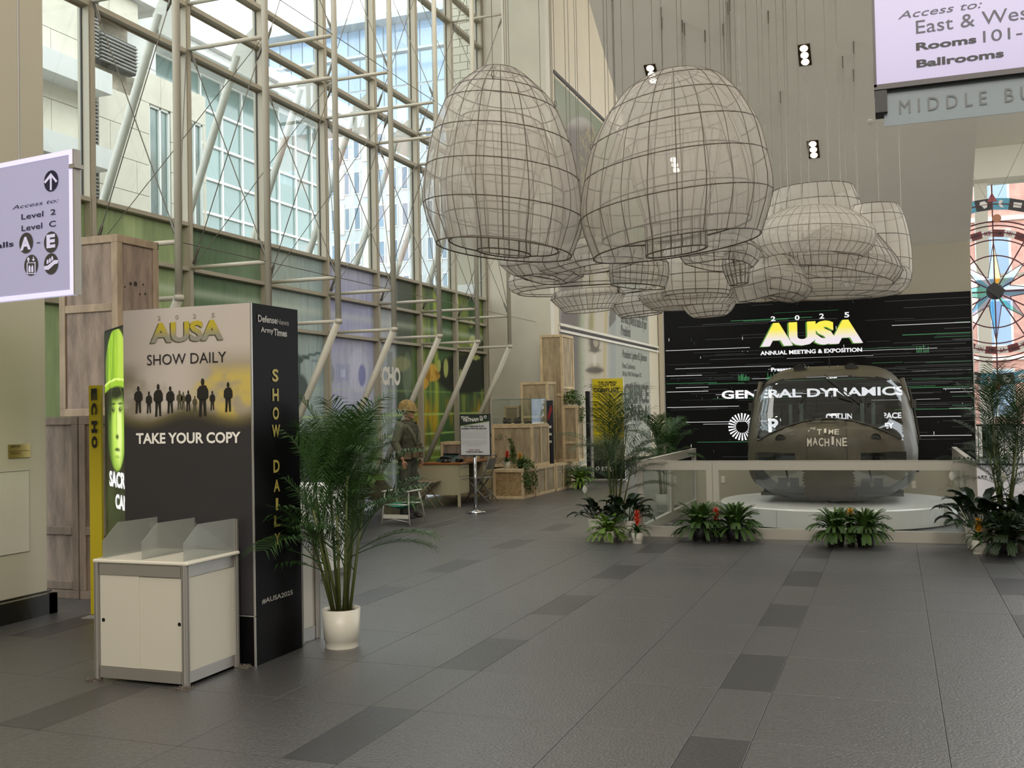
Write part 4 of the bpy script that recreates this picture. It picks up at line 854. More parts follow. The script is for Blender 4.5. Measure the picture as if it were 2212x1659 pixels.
# arched dark seal along windshield bottom, centre post, wiper, vents, door posts
def surf_y(x, z):
    best = min(((p.x-x)**2+(p.z-z)**2, p.y) for p in allv); return best[1]
sl_ = MB()
for sgn in (-1, 1):
    pts = []
    for q in range(13):
        x = sgn*(.0+.93*q/12); z = 1.175-.33*(x/1.0)**2; pts.append(Vector((x, surf_y(x, z)-.012, z)))
    sl_.path(pts, .014, 6)
sl_.build('windshield_seal', m_odd, he)
wp = MB().path([(-.06, surf_y(-.06, 1.78)-.05, 1.80), (.16, surf_y(.16, 1.6)-.06, 1.6), (.42, surf_y(.42, 1.38)-.05, 1.38)], .007, 6).box(.18, .44, -.01, .005, -.012, .012, M=Matrix.Translation((0, surf_y(.3, 1.45)-.04, 1.7)) @ Matrix.Rotation(.75, 4, 'Y'))
wp.build('wiper', m_dark, he)
for x in (-.42, .3):
    v = MB(); v.grid(lambda a, b: Vector((x+.09*cos(pi*a), 1.02+b*.25, 1.9+.085*sin(pi*a))), 12, 2); v.build('roof_vent', m_od, he, smooth=True)
    MB().add([Vector((x+.075*cos(pi*a/12), 1.03, 1.885+.075*sin(pi*a/12))) for a in range(13)], [tuple(range(13))]).build('vent_opening', m_dark, he)
for sgn in (-1, 1):
    dp = MB().path([(sgn*.97, 1.02, 1.72), (sgn*1.04, .98, 1.4), (sgn*1.1, .9, 1.0), (sgn*1.13, .85, .8)], .035, 8); dp.build('door_post', m_od, he, smooth=True)
    MB().path([(sgn*1.06, 1.15, 1.6), (sgn*1.13, 1.1, 1.2), (sgn*1.18, 1.05, .85)], .02, 6).box(sgn*1.12-.03, sgn*1.12+.03, .95, 1.0, 1.3, 1.42).box(sgn*1.12-.04, sgn*1.12+.04, 1.0, 1.05, .4, .5).build('side_mirror', m_odd, he)
    hx = sgn*.62; hy = surf_y(hx, .93)
    MB().grid(lambda a, b: Vector((hx+(.07+.02*b)*cos(pi*a), hy-.03+b*.12, .9+.07*sin(pi*a))), 12, 2).build('nose_scoop', m_od, he, smooth=True)
    MB().add([Vector((hx+.055*cos(pi*a/12), hy-.02, .9+.055*sin(pi*a/12))) for a in range(13)], [tuple(range(13))]).build('scoop_opening', m_dark, he)
MB().path([(.0, 1.0, 1.9), (.0, 1.0, 2.12)], .006, 5).build('antenna', m_dark, he)
pl = MB()
for (xa, za, xb, zb) in ((-.27, .55, -.27, 1.12), (.25, .55, .25, 1.12), (-.27, 1.12, .25, 1.12)):
    pl.path([Vector((xa+(xb-xa)*q/6, surf_y(xa+(xb-xa)*q/6, za+(zb-za)*q/6)-.004, za+(zb-za)*q/6)) for q in range(7)], .004, 5)
pl.build('panel_line', m_odd, he)
m_grov = mat('cream_lettering', '#cfc9b8', .6)
def curved_text(s, x0, x1, z0, z1, rot=0, sz=None):
    n = len(s); w = (x1-x0)/n
    for q, ch in enumerate(s):
        if ch == ' ': continue
        x = x0+w*q+(w*.2 if ch == 'I' else 0); z = z0+(z1-z0)*q/max(1, n-1); hgt = (sz or .1)*(1 if q % 2 else 1.1); zz = z+(.012 if q % 3 == 1 else -.006)
        y = min(surf_y(x, zz), surf_y(x+w, zz), surf_y(x, zz+hgt), surf_y(x+w, zz+hgt))
        P = [Vector((x, surf_y(x, zz), zz)), Vector((x+w*.9, surf_y(x+w*.9, zz), zz)), Vector((x+w*.45, surf_y(x+w*.45, zz+hgt), zz+hgt))]
        U = Vector((1, 0, rot)); m_ = (P[0]+P[1])/2; Vv = (P[2]-m_).normalized()
        text(ch, he, Vector((x, y-.006, zz)), U, Vector((0, max(0, Vv.y), Vv.z)), w*.8*(.5 if ch == 'I' else 1), hgt, m_grov, .02, off=.022)
curved_text('THE', -.25, -.14, .99, 1.03, .25, .03); curved_text('TIME', -.13, .17, .96, .96, 0, .08); curved_text('MACHINE', -.26, .27, .81, .81, 0, .105)
for k, s in enumerate(('LIMA', 'TONY')): text(s, he, Vector((-.52+.02*k, surf_y(-.5, 1.0-.04*k)-.012, 1.0-.045*k)), (1, -.4, .25), (0, .25, 1), .08, .022, mat('pale_scrawl', '#8f8b7a', .6), 0)
# interior: two seats, belts, instrument hood
for k, x in enumerate((-.5, .5)):
    s_ = MB().bbox(x-.22, x+.22, 1.2, 1.3, .55, 1.35, .03).bbox(x-.22, x+.22, .85, 1.25, .5, .62, .03); s_.build('crew_seat', mat('seat_black', '#141414', .8), he)
    MB().box(x-.1, x-.05, 1.18, 1.195, .7, 1.38).box(x+.05, x+.1, 1.18, 1.195, .7, 1.38).box(x-.07, x+.07, 1.17, 1.19, .72, .8).build('seat_belt', mat('sage_webbing', '#5f6f66', .8), he)
MB().bbox(-.75, .75, .55, .8, .85, 1.08, .04).build('instrument_hood', m_dark, he)
MB().box(-.95, .95, .5, 1.7, .1, .14).build('cockpit_floor', m_odd, he)
for x in (-.55, .55): MB().path([(x, .35, .3), (x-.05, .45, .55)], .015, 6).box(x-.14, x-.02, .32, .36, .22, .36).box(x+.02, x+.14, .32, .36, .22, .36).build('rudder_pedal', m_dark, he)
# ================================================================= white barrier
m_bar = mat('barrier_white', '#b9b4a8', .4); m_barside = m_bar
FX0, FX1, FY0, FY1, FZ = -3.13, .86, 13.02, 16.95, .965
FBs = Vector(((FX0+FX1)/2, FY0, 0)); fb = thing('display_barrier', 'low white framed barrier with clear panels around the helicopter pedestal', 'barrier', FBs)
def fpanel(mk, L0, L1, lo=.13, hi=.115, st_=.075):
    """mk(a,b,z0,z1,d0,d1) makes a box along the run"""
    for (a, b_, z0, z1) in ((L0, L1, FZ-hi, FZ-.006), (L0, L1, 0, lo), (L0, L0+st_, lo, FZ-hi), (L1-st_, L1, lo, FZ-hi)):
        mk(a, b_, z0, z1, 0, .06, 'rail' if b_-a > .2 else 'stile', m_bar)
    mk(L0-.0, L1, FZ-.006, FZ, -.004, .064, 'cap', m_bar); mk(L0+st_, L1-st_, lo, FZ-hi, .026, .032, 'clear_panel', m_acr)
def fr_(a, b_, z0, z1, d0, d1, nm, m_): MB().box(a-FBs.x, b_-FBs.x, d0, d1, z0, z1).build(nm, m_, fb)
def lf_(X0, s):
    def g(a, b_, z0, z1, d0, d1, nm, m_):
        x = sorted((X0+s*d0, X0+s*d1)); MB().box(x[0]-FBs.x, x[1]-FBs.x, a-FY0, b_-FY0, z0, z1).build(nm, m_, fb)
    return g
sx = ony(1540, 1080, FY0).x
fpanel(fr_, FX0, sx-.002); fpanel(fr_, sx+.002, FX1, lo=.13)
for (a, b_) in ((FY0+.065, 14.95), (14.955, FY1)): fpanel(lf_(FX0, 1), a, b_); fpanel(lf_(FX1, -1), a, b_)
bp_ = tag(MB().bbox(-.05, .05, -.035, .035, 0, .008, .003).box(-.02, .02, -.012, .012, .008, .01).build('floor_box', m_alu), 'small square floor box inside the barrier corner', 'floor box'); bp_.location = onz(1447, 1131)
# ================================================================= printed face on the mural wall
def project(P):
    c = (P-np.array([0, 0, HC])) @ RR.T; return 1106+FPX*c[..., 0]/c[..., 2], 829.5-FPX*c[..., 1]/c[..., 2]
def facecol(y0, y1, z0, z1):
    def f(u, v):
        P = np.stack([np.full(u.shape, XM), y0+u*(y1-y0), z0+v*(z1-z0)], -1); px, py = project(P)
        c = np.zeros(u.shape+(3,)); c[:] = srgb('#a8aaa0'); n = vnoise(u, v, 40, 40, 2)
        c = blend(c, sm(1204, 1214, px)*sm(1259, 1251, px), '#4f4e46'); c = blend(c, sm(1212, 1204, px), '#7a8a5c')
        c = blend(c, sm(.45, .75, n)*sm(1245, 1254, px)*sm(1270, 1258, px), '#6f7d4c')
        c = blend(c, sm(1250, 1268, px)*sm(1316, 1308, px), '#c2b9a3'); c = blend(c, np.exp(-((px-1256)/7)**2)*.6, '#93a177')
        c = blend(c, np.exp(-((px-1278)/5)**2)*sm(760, 700, py), '#938b45'); c = blend(c, np.exp(-((px-1308-(py-700)*-.03)/3)**2)*.8, '#b3a055')
        def el(x, y, a, b, s=.15): return sm(1+s, 1-s, np.sqrt(((px-x)/a)**2+((py-y)/b)**2))
        c = blend(c, el(1284, 740, 11, 22), '#3f3b2c'); c = blend(c, el(1287, 736, 6, 14), '#a89d80'); c = blend(c, el(1284, 800, 17, 9, .4), '#3f3b22'); c = blend(c, el(1284, 789, 13, 5, .5)*.6, '#8d8656')
        c = blend(c, el(1283, 815, 16, 12, .5)*.5, '#a39a72'); c = blend(c, np.exp(-((px-1284)/3)**2)*((py > 768) & (py < 790))*.6, '#e2dccb')
        c = blend(c, sm(1262, 1250, px)*sm(750, 830, py)*.4, '#6a6b5c')
        c = blend(c, sm(1316, 1320, px)*sm(1331, 1329, px), '#9ba09a'); c = blend(c, ((px > 1316) & (px < 1331) & (py < 708-(px-1316)*1.2)), '#5f6058')
        c = blend(c, sm(1329, 1331, px), '#a9ac9f')
        # upper zone: green field and helmet top
        c = blend(c, sm(560, 520, py), '#6d7b58'); hel = sm(1.05, .95, np.sqrt(((px-1252)/42)**2+(np.minimum(py-330, 0)/78)**2))*sm(600, 560, py)*(py > 250)
        c = blend(c, hel, '#565448'); c = blend(c, hel*sm(.45, .7, vnoise(u, v, 120, 60, 8))*sm(1235, 1270, px), '#9a8f58'); c = blend(c, hel*sm(285, 262, py), '#9d9a8c')
        c = blend(c, sm(5, 2, abs(px-1273+(py-700)*.02))*sm(650, 700, py)*sm(770, 740, py)*.5, '#6d6a48')
        c = blend(c, el(1284, 800, 19, 5, .3), '#3a3823'); c = blend(c, el(1284, 757, 12, 4, .5), '#4a4632')
        return c*.74
    return f
mp_ = thing('wall_mural', 'huge printed face mural with handwritten quotation on the beige wall', 'mural', (XM, 26.5, 0))
LM = Vector((XM, 26.5, 0)); yr = onx(1403, 800, XM).y
for (z0, z1, ny, nz) in ((.32, 3.38, 130, 90), (3.6, 9.15, 130, 130)):
    picture('mural_sheet', mp_, Vector((XM+.006, 22.05, z0))-LM, (0, 1, 0), (0, 0, 1), yr-22.05, z1-z0, ny, nz, facecol(22.05, yr, z0, z1), m_print, off=.0)
wt = struct('trim_1', MB().box(XM, XM+.05, 22.0, 32.3, 3.52, 3.58).box(XM, XM+.05, 22.0, 32.3, 3.38, 3.44).box(XM, XM+.01, 22.0, 32.3, 3.44, 3.52), m_white, 'white double rail with a dark slot across the face mural')
MB().box(XM+.01, XM+.02, 22.1, 32.2, 3.452, 3.508).build('slot', m_dark, wt)
w2 = struct('trim_2', MB().box(XM, XM+.03, 22.0, 27.8, 9.22, 9.3), m_dark, 'black slot along the top edge of the mural')
struct('baseboard_mural', MB().box(XM, XM+.02, 22, 33.4, 0, .2), m_base, 'black skirting below the mural')
mpl = lambda x, y: onx(x, y, XM+.012)
m_hand = mat('handwriting_ink', '#50504a', .6)
txp('CRIFICE', mp_, LM, mpl, (1349, 871), (1401, 832), m_char, .03); txp('AND A', mp_, LM, mpl, (1362, 910), (1400, 874), m_char, .03)
for s, a, b_ in (('President Lyndon B. Johnson', (1345, 778), (1397, 765)), ('Press Conference', (1345, 795), (1372, 787)), ('28 July 1965 Washington DC', (1345, 814), (1386, 806)), ('the most powerful battle of your', (1342, 704), (1397, 690)), ('President', (1342, 724), (1362, 707)), ('would employ all', (1376, 690), (1398, 681))):
    txp(s, mp_, LM, mpl, a, b_, m_hand, .01, shear=.2 if 'Press' not in s and '28' not in s else 0)
struct('trim_3', MB().box(XM+.02, XM+.45, 32.4, 32.8, 0, 5.2), m_beige, 'beige pilaster at the end of the mural')
# ================================================================= yellow banner stand
BB = Vector((-6.1, 22.6, 0)); bn = thing('banner_stand', 'yellow banner stand headed the human cost of conflict', 'banner', BB)
bpl = lambda x, y: ony(x, y, 22.595)
def bcol(u, v):
    c = np.zeros(u.shape+(3,)); c[:] = srgb('#d8c622'); g = .42+.04*np.sin(u*4)
    c = blend(c, sm(.46, .36, v), '#8d8f52'); c = blend(c, sm(.40, .30, v), '#4d5038'); c = blend(c, sm(.45, .7, vnoise(u, v, 4, 8, 3))*sm(.42, .3, v)*.6, '#77795e'); c = blend(c, sm(.22, .16, v), '#121310'); return c
MB().box(-.36, .40, 0, .04, .02, 2.33).build('frame', mat('banner_white_edge', '#c9c6bd', .4), bn); MB().bbox(-.4, .44, -.08, .12, 0, .04, .005).build('base', m_alu, bn)
picture('banner_print', bn, (-.315, -.002, .06), (1, 0, 0), (0, 0, 1), .715, 2.26, 30, 90, bcol, m_print)
for s, a, b_ in (('THE HUMAN', (1291, 829), (1331.5, 823)), ('COST OF', (1293, 835.5), (1330, 828.5)), ('CONFLICT', (1282, 847.5), (1338, 837))): txp(s, bn, BB, bpl, a, b_, m_ink, .03, off=.004)
for k in range(15):
    y = 858+k*5.2+(3 if k > 1 else 0); txp('In the conflict nearly every family lost', bn, BB, bpl, (1283, y), (1283+[42, 36, 52, 50, 46, 52, 48, 51, 44, 52, 50, 38, 51, 49, 30][k], y-2.6), mat('olive_ink', '#6b6318', .5), 0, off=.004)
txp('RTX', bn, BB, bpl, (1300, 1018), (1322, 1008), m_txtw, .04, off=.004); q = bpl(1291, 1012)-BB
MB().path([q+Vector((.035*cos(a), -.006, .035*sin(a))) for a in [2*pi*k/14 for k in range(14)]], .01, 4, closed=True).build('ring_emblem', m_txtw, bn)
tag(MB().bbox(-6.62, -6.52, 22.7, 22.8, 0, 2.05, .01).build('black_post', m_dark), 'tall narrow black post left of the yellow banner', 'post')
# ================================================================= right hand crates with display case
crate('low crate of particle board at the front left of the crate pile', -7.06, -6.44, 17.94, 18.55, 0, .55, pm=4, bm=3)
crate('long low crate next behind the particle board crate', -7.04, -6.42, 18.56, 19.75, 0, .55, sv=(.6,))
crate('long low crate at the far end of the bottom row', -7.04, -6.40, 19.76, 21.3, 0, .55, sv=(.5, 1.02))
crate('big square crate carrying the glass display case', -7.35, -6.5, 18.66, 19.66, .552, 1.36, sv=(.5,))
crate('tallest crate standing at the back of the pile', -6.98, -6.48, 20.6, 21.4, .552, 3.22, fmid=(1.95,), smid=(2.1,))
crate('medium upright crate in front of the tallest crate', -7.22, -6.62, 20.0, 20.58, .552, 2.22, fmid=(1.5,))
crate('upright crate at the right end with a bushy plant on top', -6.50, -6.16, 20.55, 20.95, .552, 1.72, fmid=(.95,), group='weathered wooden crates')
crate('small crate behind the desk with a leafy plant on top', -7.45, -7.08, 18.7, 19.2, .0, 1.02)
crate('flat brown crate seen just above the desk top behind the notice', -8.3, -7.5, 18.35, 18.75, 0, 1.06, pm=0, bm=3)
crate('narrow crate behind the left end of the glass display case', -7.75, -7.4, 20.4, 20.8, .0, 1.75)
DC = Vector((-6.93, 19.16, 1.362)); dc = thing('display_case', 'glass display case of battered relics on top of the square crate', 'display case', DC)
cx, cyy, ch = .40, .46, .50
for (a, b_, c, d) in ((-cx, cx, -cyy, -cyy+.006), (-cx, cx, cyy-.006, cyy), (-cx, -cx+.006, -cyy+.006, cyy-.006), (cx-.006, cx, -cyy+.006, cyy-.006)): MB().box(a, b_, c, d, .02, ch).build('glass_side', m_acr, dc)
MB().box(-cx, cx, -cyy, cyy, ch, ch+.006).build('glass_top', m_acr, dc); MB().bbox(-cx-.01, cx+.01, -cyy-.01, cyy+.01, 0, .02, .004).build('tray', m_wood[3], dc)
ed = MB()
for (x, y) in ((-cx, -cyy), (cx, -cyy), (cx, cyy), (-cx, cyy)): ed.path([(x, y, .02), (x, y, ch)], .003, 4)
ed.path([(-cx, -cyy, ch), (cx, -cyy, ch), (cx, cyy, ch), (-cx, cyy, ch)], .003, 4, closed=True); ed.build('glass_edge', mat('green_glass_edge', '#5b7a6c', .2), dc)
m_rel = mat('corroded_metal', '#3d372f', .7, noise=.5, nscale=30)
rg = random.Random(11)
for k in range(9):
    x = -.3+.075*k; t = thing('relic', ['bent', 'round', 'long', 'stubby', 'ragged', 'tall', 'flat', 'twisted', 'small'][k]+' rusted relic lying in the display case, '+['leftmost', 'second', 'third', 'fourth', 'fifth', 'sixth', 'seventh', 'eighth', 'rightmost'][k]+' from the left', 'artifact', DC+Vector((x, -.3+rg.uniform(0, .5), .021)), rg.uniform(0, 3), 'relics in the glass case')
    mb = MB(); h = rg.uniform(.04, .13)
    mb.lathe([(.03, 0), (.04, h*.4), (.025, h*.8), (.035, h)], 9); mb.build('body', m_rel, t)
    mb = MB().path([(-.05, 0, .02), (0, 0, h*.9), (.06, .02, .03)], .009, 5); mb.build('fitting', m_rel, t)
db = thing('flag_banner', 'narrow dark blue banner with a red stripe right of the display case', 'banner', (-6.56, 19.9, .552))
MB().box(-.07, .07, 0, .012, 0, 1.28).build('cloth', mat('navy_cloth', '#23242f', .7), db); MB().quad((-.06, -.002, .95), (-.03, -.002, .85), (.06, -.002, 1.1), (.03, -.002, 1.2)).build('red_stripe', mat('red_print', '#8c2426', .6), db)
for k in range(3): MB().box(-.03, .03, -.003, -.001, .42+k*.15, .47+k*.15).build('white_print', m_txtw, db)
# ================================================================= steel desk
m_desk = mat('cream_steel_desk', '#a8a081', .4); m_dtop = mat('orange_wood_top', '#8a5426', .35, noise=.25, nscale=5, stretch=(1, 6, 1))
DK = Vector((-7.44, 17.17, 0)); dk = thing('steel_desk', 'cream steel office desk with orange wood top behind the notice stand', 'desk', DK)
w, l = .38, .77
MB().bbox(-w, w+.01, -l, l, .725, .755, .006).build('desktop', m_dtop, dk)
MB().box(-w+.02, w-.02, -l+.02, -l+.03, .2, .722).build('end_panel', m_desk, dk); MB().box(-w+.02, -w+.03, -l+.03, l-.02, .25, .722).build('modesty_panel', m_desk, dk); MB().box(-w+.02, w-.02, l-.03, l-.02, .2, .722).build('end_panel', m_desk, dk)
for (y0, y1) in ((-l+.03, -l+.45), (l-.45, l-.03)):
    MB().box(-w+.03, w-.03, y0+.002, y1, .2, .722).build('drawer_body', m_desk, dk)
    for (z0, z1) in ((.22, .5), (.515, .70)):
        d = MB().bbox(w-.03, w-.012, y0+.012, y1-.01, z0, z1, .003).build('drawer', m_desk, dk)
        MB().box(w-.0125, w-.002, y0+.05, y1-.05, z1-.03, z1-.015).build('handle', m_alu, d)
for (x, y) in ((w-.035, -l+.035), (w-.035, l-.035), (-w+.035, -l+.035), (-w+.035, l-.035)): MB().box(x-.02, x+.02, y-.02, y+.02, 0, .2).build('leg', m_desk, dk)
ty = thing('typewriter', 'teal portable typewriter on the desk top', 'typewriter', (-7.52, 16.95, .756), -.2)
m_teal = mat('teal_enamel', '#2f4745', .35)
MB().add([(-.16, -.15, 0), (.16, -.15, 0), (.16, .15, 0), (-.16, .15, 0), (-.15, -.14, .035), (.15, -.14, .035), (.15, .13, .11), (-.15, .13, .11)], [(3, 2, 1, 0), (4, 5, 6, 7), (0, 1, 5, 4), (1, 2, 6, 5), (2, 3, 7, 6), (3, 0, 4, 7)]).build('case', m_teal, ty)
mb = MB()
for r in range(4):
    for q in range(9): mb.lathe([(.009, 0), (.009, .012)], 8, (-.12+q*.029+r*.005, -.12+r*.032, .036+r*.011))
mb.build('keys', m_dark, ty, kind='stuff'); MB().path([(-.17, .1, .125), (.17, .1, .125)], .018, 10).build('platen', m_dark, ty)
for k, (x, y, lab) in enumerate(((-7.42, 16.62, 'black telephone handset set lying at the desk front'), (-7.2, 16.72, 'black camera body lying beside the telephone'))):
    t = thing('telephone' if k == 0 else 'camera', lab, 'telephone' if k == 0 else 'camera', (x, y, .756))
    if k == 0:
        MB().lathe([(.09, 0), (.085, .03), (.05, .06)], 16).build('base', m_blackg, t, smooth=True); MB().path([(-.11, 0, .06), (-.08, 0, .085), (.08, 0, .085), (.11, 0, .06)], .018, 8).build('handset', m_blackg, t, smooth=True)
    else:
        MB().bbox(-.07, .07, -.03, .03, 0, .06, .008).build('body', m_blackg, t); MB().lathe([(.028, 0), (.025, .04)], 14, M=Matrix.Translation((0, -.03, .03)) @ Matrix.Rotation(pi/2, 4, 'X')).build('lens', m_dark, t); MB().path([(.07, 0, .04), (.14, -.03, .006), (.2, .02, .006), (.26, 0, .006)], .006, 5).build('strap', m_dark, t)
# ================================================================= folding chairs
def fchair(label, loc, rz, m1, pad):
    t = thing('folding_chair', label, 'chair', loc, rz, 'steel folding chairs at the desk')
    for s in (-.2, .2):
        MB().path([(-.25, s, .012), (.2, s*.98, .80)], .012, 8).path([], .01) if False else None
        f = MB(); f.path([(.24, s, .012), (-.16, s*.96, .5), (-.26, s*.9, .82)], .012, 8); f.build('back_leg', m1, t, smooth=True)
        f = MB(); f.path([(-.27, s*1.08, .012), (.16, s*1.08, .44)], .012, 8); f.build('front_leg', m1, t, smooth=True)
    MB().path([(-.26, -.18, .82), (-.275, -.1, .86), (-.275, .1, .86), (-.26, .18, .82)], .012, 8).build('top_bar', m1, t, smooth=True)
    MB().path([(.14, -.2, .16), (.14, .2, .16)], .008, 6).path([(-.17, -.21, .12), (-.17, .21, .12)], .008, 6).build('crossbar', m1, t)
    MB().bbox(-.18, .22, -.19, .19, .435, .46, .01).build('seat', pad, t)
    b = MB(); b.grid(lambda u, v: Vector((-.195-.055*v-.02*(1-(2*u-1)**2), -.17+.34*u, .6+.2*v)), 8, 4); b.build('backrest', pad, t, smooth=True)
    return t
m_tan = mat('tan_enamel', '#8a7c66', .4); m_gsteel = mat('grey_enamel', '#6c6a63', .4)
fchair('tan folding chair standing beside the soldier mannequin', (-7.62, 16.2, 0), .1, m_tan, m_tan)
fchair('grey folding chair pushed into the knee space of the desk', (-7.02, 17.2, 0), pi, m_gsteel, m_gsteel)
# ================================================================= notice stand
SG = Vector((-6.39, 15.47, 0)); ns = thing('notice_stand', 'chrome pole stand with a team vietnam notice board', 'sign', SG)
m_chrome = mat('chrome', '#b5b5b3', .12, metal=.95)
MB().lathe([(.155, .0), (.16, .012), (.15, .03), (.04, .045), (.03, .06)], 32).build('base', m_chrome, ns, smooth=True)
MB().path([(0, 0, .05), (0, 0, .95)], .026, 14).build('pole', m_chrome, ns, smooth=True)
npl = lambda x, y: ony(x, y, 15.43); q0, q1 = npl(994, 985)-SG, npl(1058, 894)-SG
MB().box(q0.x, q1.x, -.03, -.008, q0.z, q1.z).build('frame', m_dark, ns); MB().box(q0.x+.015, q1.x-.015, -.036, -.03, q0.z+.015, q1.z-.015).build('paper', mat('notice_paper', '#c6c5c4', .5), ns)
m_dg = mat('dark_green_print', '#1b271b', .5); hd = q1.z-.015
MB().prism([(q0.x+.015, -.0375, hd), (q0.x+.015, -.0375, hd-.17), (q1.x-.015, -.0375, hd-.10), (q1.x-.015, -.0375, hd)], (0, 1, 0), .001).build('header', m_dg, ns)
MB().prism([(q0.x+.015, -.0379, hd-.17), (q0.x+.015, -.0379, hd-.178), (q1.x-.015, -.0379, hd-.108), (q1.x-.015, -.0379, hd-.10)], (0, 1, 0), .001).build('header_edge', mat('lime_line', '#8fb04a', .5), ns)
nsp = lambda x, y: ony(x, y, 15.43)
txp('TEAM', ns, SG, nsp, (996, 905.5), (1012, 899), m_txtw, .02, off=.012); txp('VIETNAM', ns, SG, nsp, (1000, 911), (1034, 902.5), m_txtw, .03, off=.012)
txp('U.S.A.', ns, SG, nsp, (1037, 909), (1044, 898), m_txtw, .04, off=.012); MB().path([npl(1048.5, 901)-SG+Vector((.02*cos(a), -.009, .02*sin(a))) for a in [2*pi*k/12 for k in range(12)]], .005, 4, closed=True).build('emblem', m_txtw, ns)
txp('Oral Histories from', ns, SG, nsp, (1002, 922.5), (1046, 918), m_ink, .03, off=.012); txp("Soldiers Who've Served", ns, SG, nsp, (997, 927.5), (1051, 923), m_ink, .03, off=.012)
for k in range(9):
    y = 934+k*3.1+(3.4 if k > 4 else 0); txp('Come and hear the recorded voices of soldiers', ns, SG, nsp, (997+(10 if k == 8 else 0), y), (1053-(10 if k == 8 else 0)-(k % 3), y-1.8), m_dgrey, 0, off=.012)
txp('Listen. Learn.', ns, SG, nsp, (1013, 973), (1038, 969.5), mat('red_ink', '#7d3b33', .5), .02, off=.012); txp('Preserve the legacy.', ns, SG, nsp, (1007, 978), (1045, 974), m_ink, .03, off=.012)
# ================================================================= green webbed lawn chair
LC = Vector((-6.86, 13.78, 0)); lc = thing('lawn_chair', 'low aluminium lawn chair with green webbing and white armrests', 'chair', LC, -.05)
m_al2 = mat('bright_aluminium', '#c4c2ba', .3, metal=.3); m_grn = mat('green_webbing', '#1f7f68', .6); m_pw = mat('white_plastic', '#c9c8bd', .35)
for s in (-.21, .21):
    MB().path([(s*1.12, -.22, .01), (s, -.2, .30), (s*.95, -.18, .485)], .011, 8).build('front_leg', m_al2, lc, smooth=True)
    MB().path([(s*1.1, .28, .01), (s, .2, .3), (s*.95, .12, .485)], .011, 8).build('back_leg', m_al2, lc, smooth=True)
    MB().bbox(s*.95-.025, s*.95+.025, -.24, .2, .487, .505, .006).build('armrest', m_pw, lc)
MB().path([(-.21, -.2, .30), (.21, -.2, .30)], .01, 6).path([(-.21, .2, .3), (.21, .2, .3)], .01, 6).path([(-.225, -.21, .05), (.0, -.25, .09), (.225, -.21, .05)], .006, 5).build('frame_bar', m_al2, lc, smooth=True)
MB().grid(lambda u, v: Vector((-.2+.4*u, -.2+.4*v, .30-.05*sin(pi*u)*sin(pi*v)-.03*sin(pi*u))), 10, 8).build('webbing_seat', m_grn, lc, smooth=True)
MB().box(-.2, .22, -.235, -.228, .10, .16).build('front_strap', m_pw, lc)
# ================================================================= soldier mannequin
SO = Vector((-7.18, 14.62, 0)); so = thing('soldier_mannequin', 'mannequin soldier in helmet and olive field uniform facing right beside the palm', 'person', SO, -.12)
m_skin = mat('tan_skin', '#a07a5c', .55); m_shirt = mat('olive_shirt', '#5a5b48', .9, noise=.3, nscale=9); m_trs = mat('olive_trousers', '#45463a', .9, noise=.35, nscale=7)
m_vest = mat('camouflage_vest', '#4c4b38', .9, noise=.55, nscale=16, col2='#2b2a20'); m_helm = mat('camouflage_cover', '#a3874e', .85, noise=.5, nscale=22, col2='#6d5a34'); m_boot = mat('black_boot', '#191714', .6); m_canv = mat('canvas_pouch', '#5f4f3a', .85, noise=.3, nscale=12)
def blob(mb, name, m, parent, vox=.009, smooth=4, **k):
    o = mb.build(name, m, parent, smooth=True, **k); r = o.modifiers.new('Remesh', 'REMESH'); r.mode = 'VOXEL'; r.voxel_size = vox; r.use_smooth_shade = True
    s = o.modifiers.new('Smooth', 'SMOOTH'); s.factor = .5; s.iterations = smooth; return o
def limb(mb, pts, rad):
    mb.path(pts, rad, 14)
    for p, r in zip(pts, rad): mb.ball(p, r, 14, 10)
hipR, hipL = (0, -.09, .93), (0, .09, .93); shR, shL = (-.01, -.19, 1.42), (-.01, .19, 1.42)
body = MB()
limb(body, [(0, 0, .95), (.01, 0, 1.15), (.0, 0, 1.38), (.0, 0, 1.5)], [.12, .12, .13, .055]); limb(body, [(.0, 0, 1.48), (.02, 0, 1.56)], [.055, .052])
body.ball((.03, 0, 1.665), .098, 18, 14, 1.0, .78, 1.2); body.ball((.075, 0, 1.61), .05, 12, 10, 1, .9, .9); body.ball((.135, 0, 1.645), .016, 8, 8, 1.1, .8, 1.6); body.ball((.12, 0, 1.60), .018, 8, 8, .7, 1.4, .5); body.ball((.105, 0, 1.565), .026, 8, 8)
for s in (-1, 1):
    body.ball((.02, s*.08, 1.65), .02, 8, 8, .8, .4, 1.5); body.ball((.108, s*.032, 1.675), .016, 8, 8, .5, 1, .5)
    limb(body, [(0, s*.09, .93), (.015, s*.1, .5), (-.02, s*.1, .09)], [.085, .055, .04])
limb(body, [shR, (-.04, -.25, 1.15), (.06, -.24, .93)], [.05, .04, .027]); limb(body, [shL, (-.04, .25, 1.15), (.08, .24, .95)], [.05, .04, .027])
for s in (-1, 1):
    hx, hy, hz = (.07, s*.24, .90); body.ball((hx+.01, hy, hz-.035), .042, 12, 10, .7, .42, 1.1)
    for q, (dx, ln) in enumerate(((-.028, .07), (-.010, .082), (.010, .078), (.028, .062))):
        body.path([(hx+.01+dx, hy, hz-.06), (hx+.018+dx, hy-s*.006, hz-.06-ln*.55), (hx+.02+dx, hy-s*.02, hz-.06-ln)], [.0105, .0095, .0075], 7)
    body.path([(hx+.03, hy, hz-.015), (hx+.062, hy-s*.005, hz-.04), (hx+.07, hy-s*.01, hz-.075)], [.013, .011, .008], 7)
blob(body, 'body', m_skin, so, .006, 2)
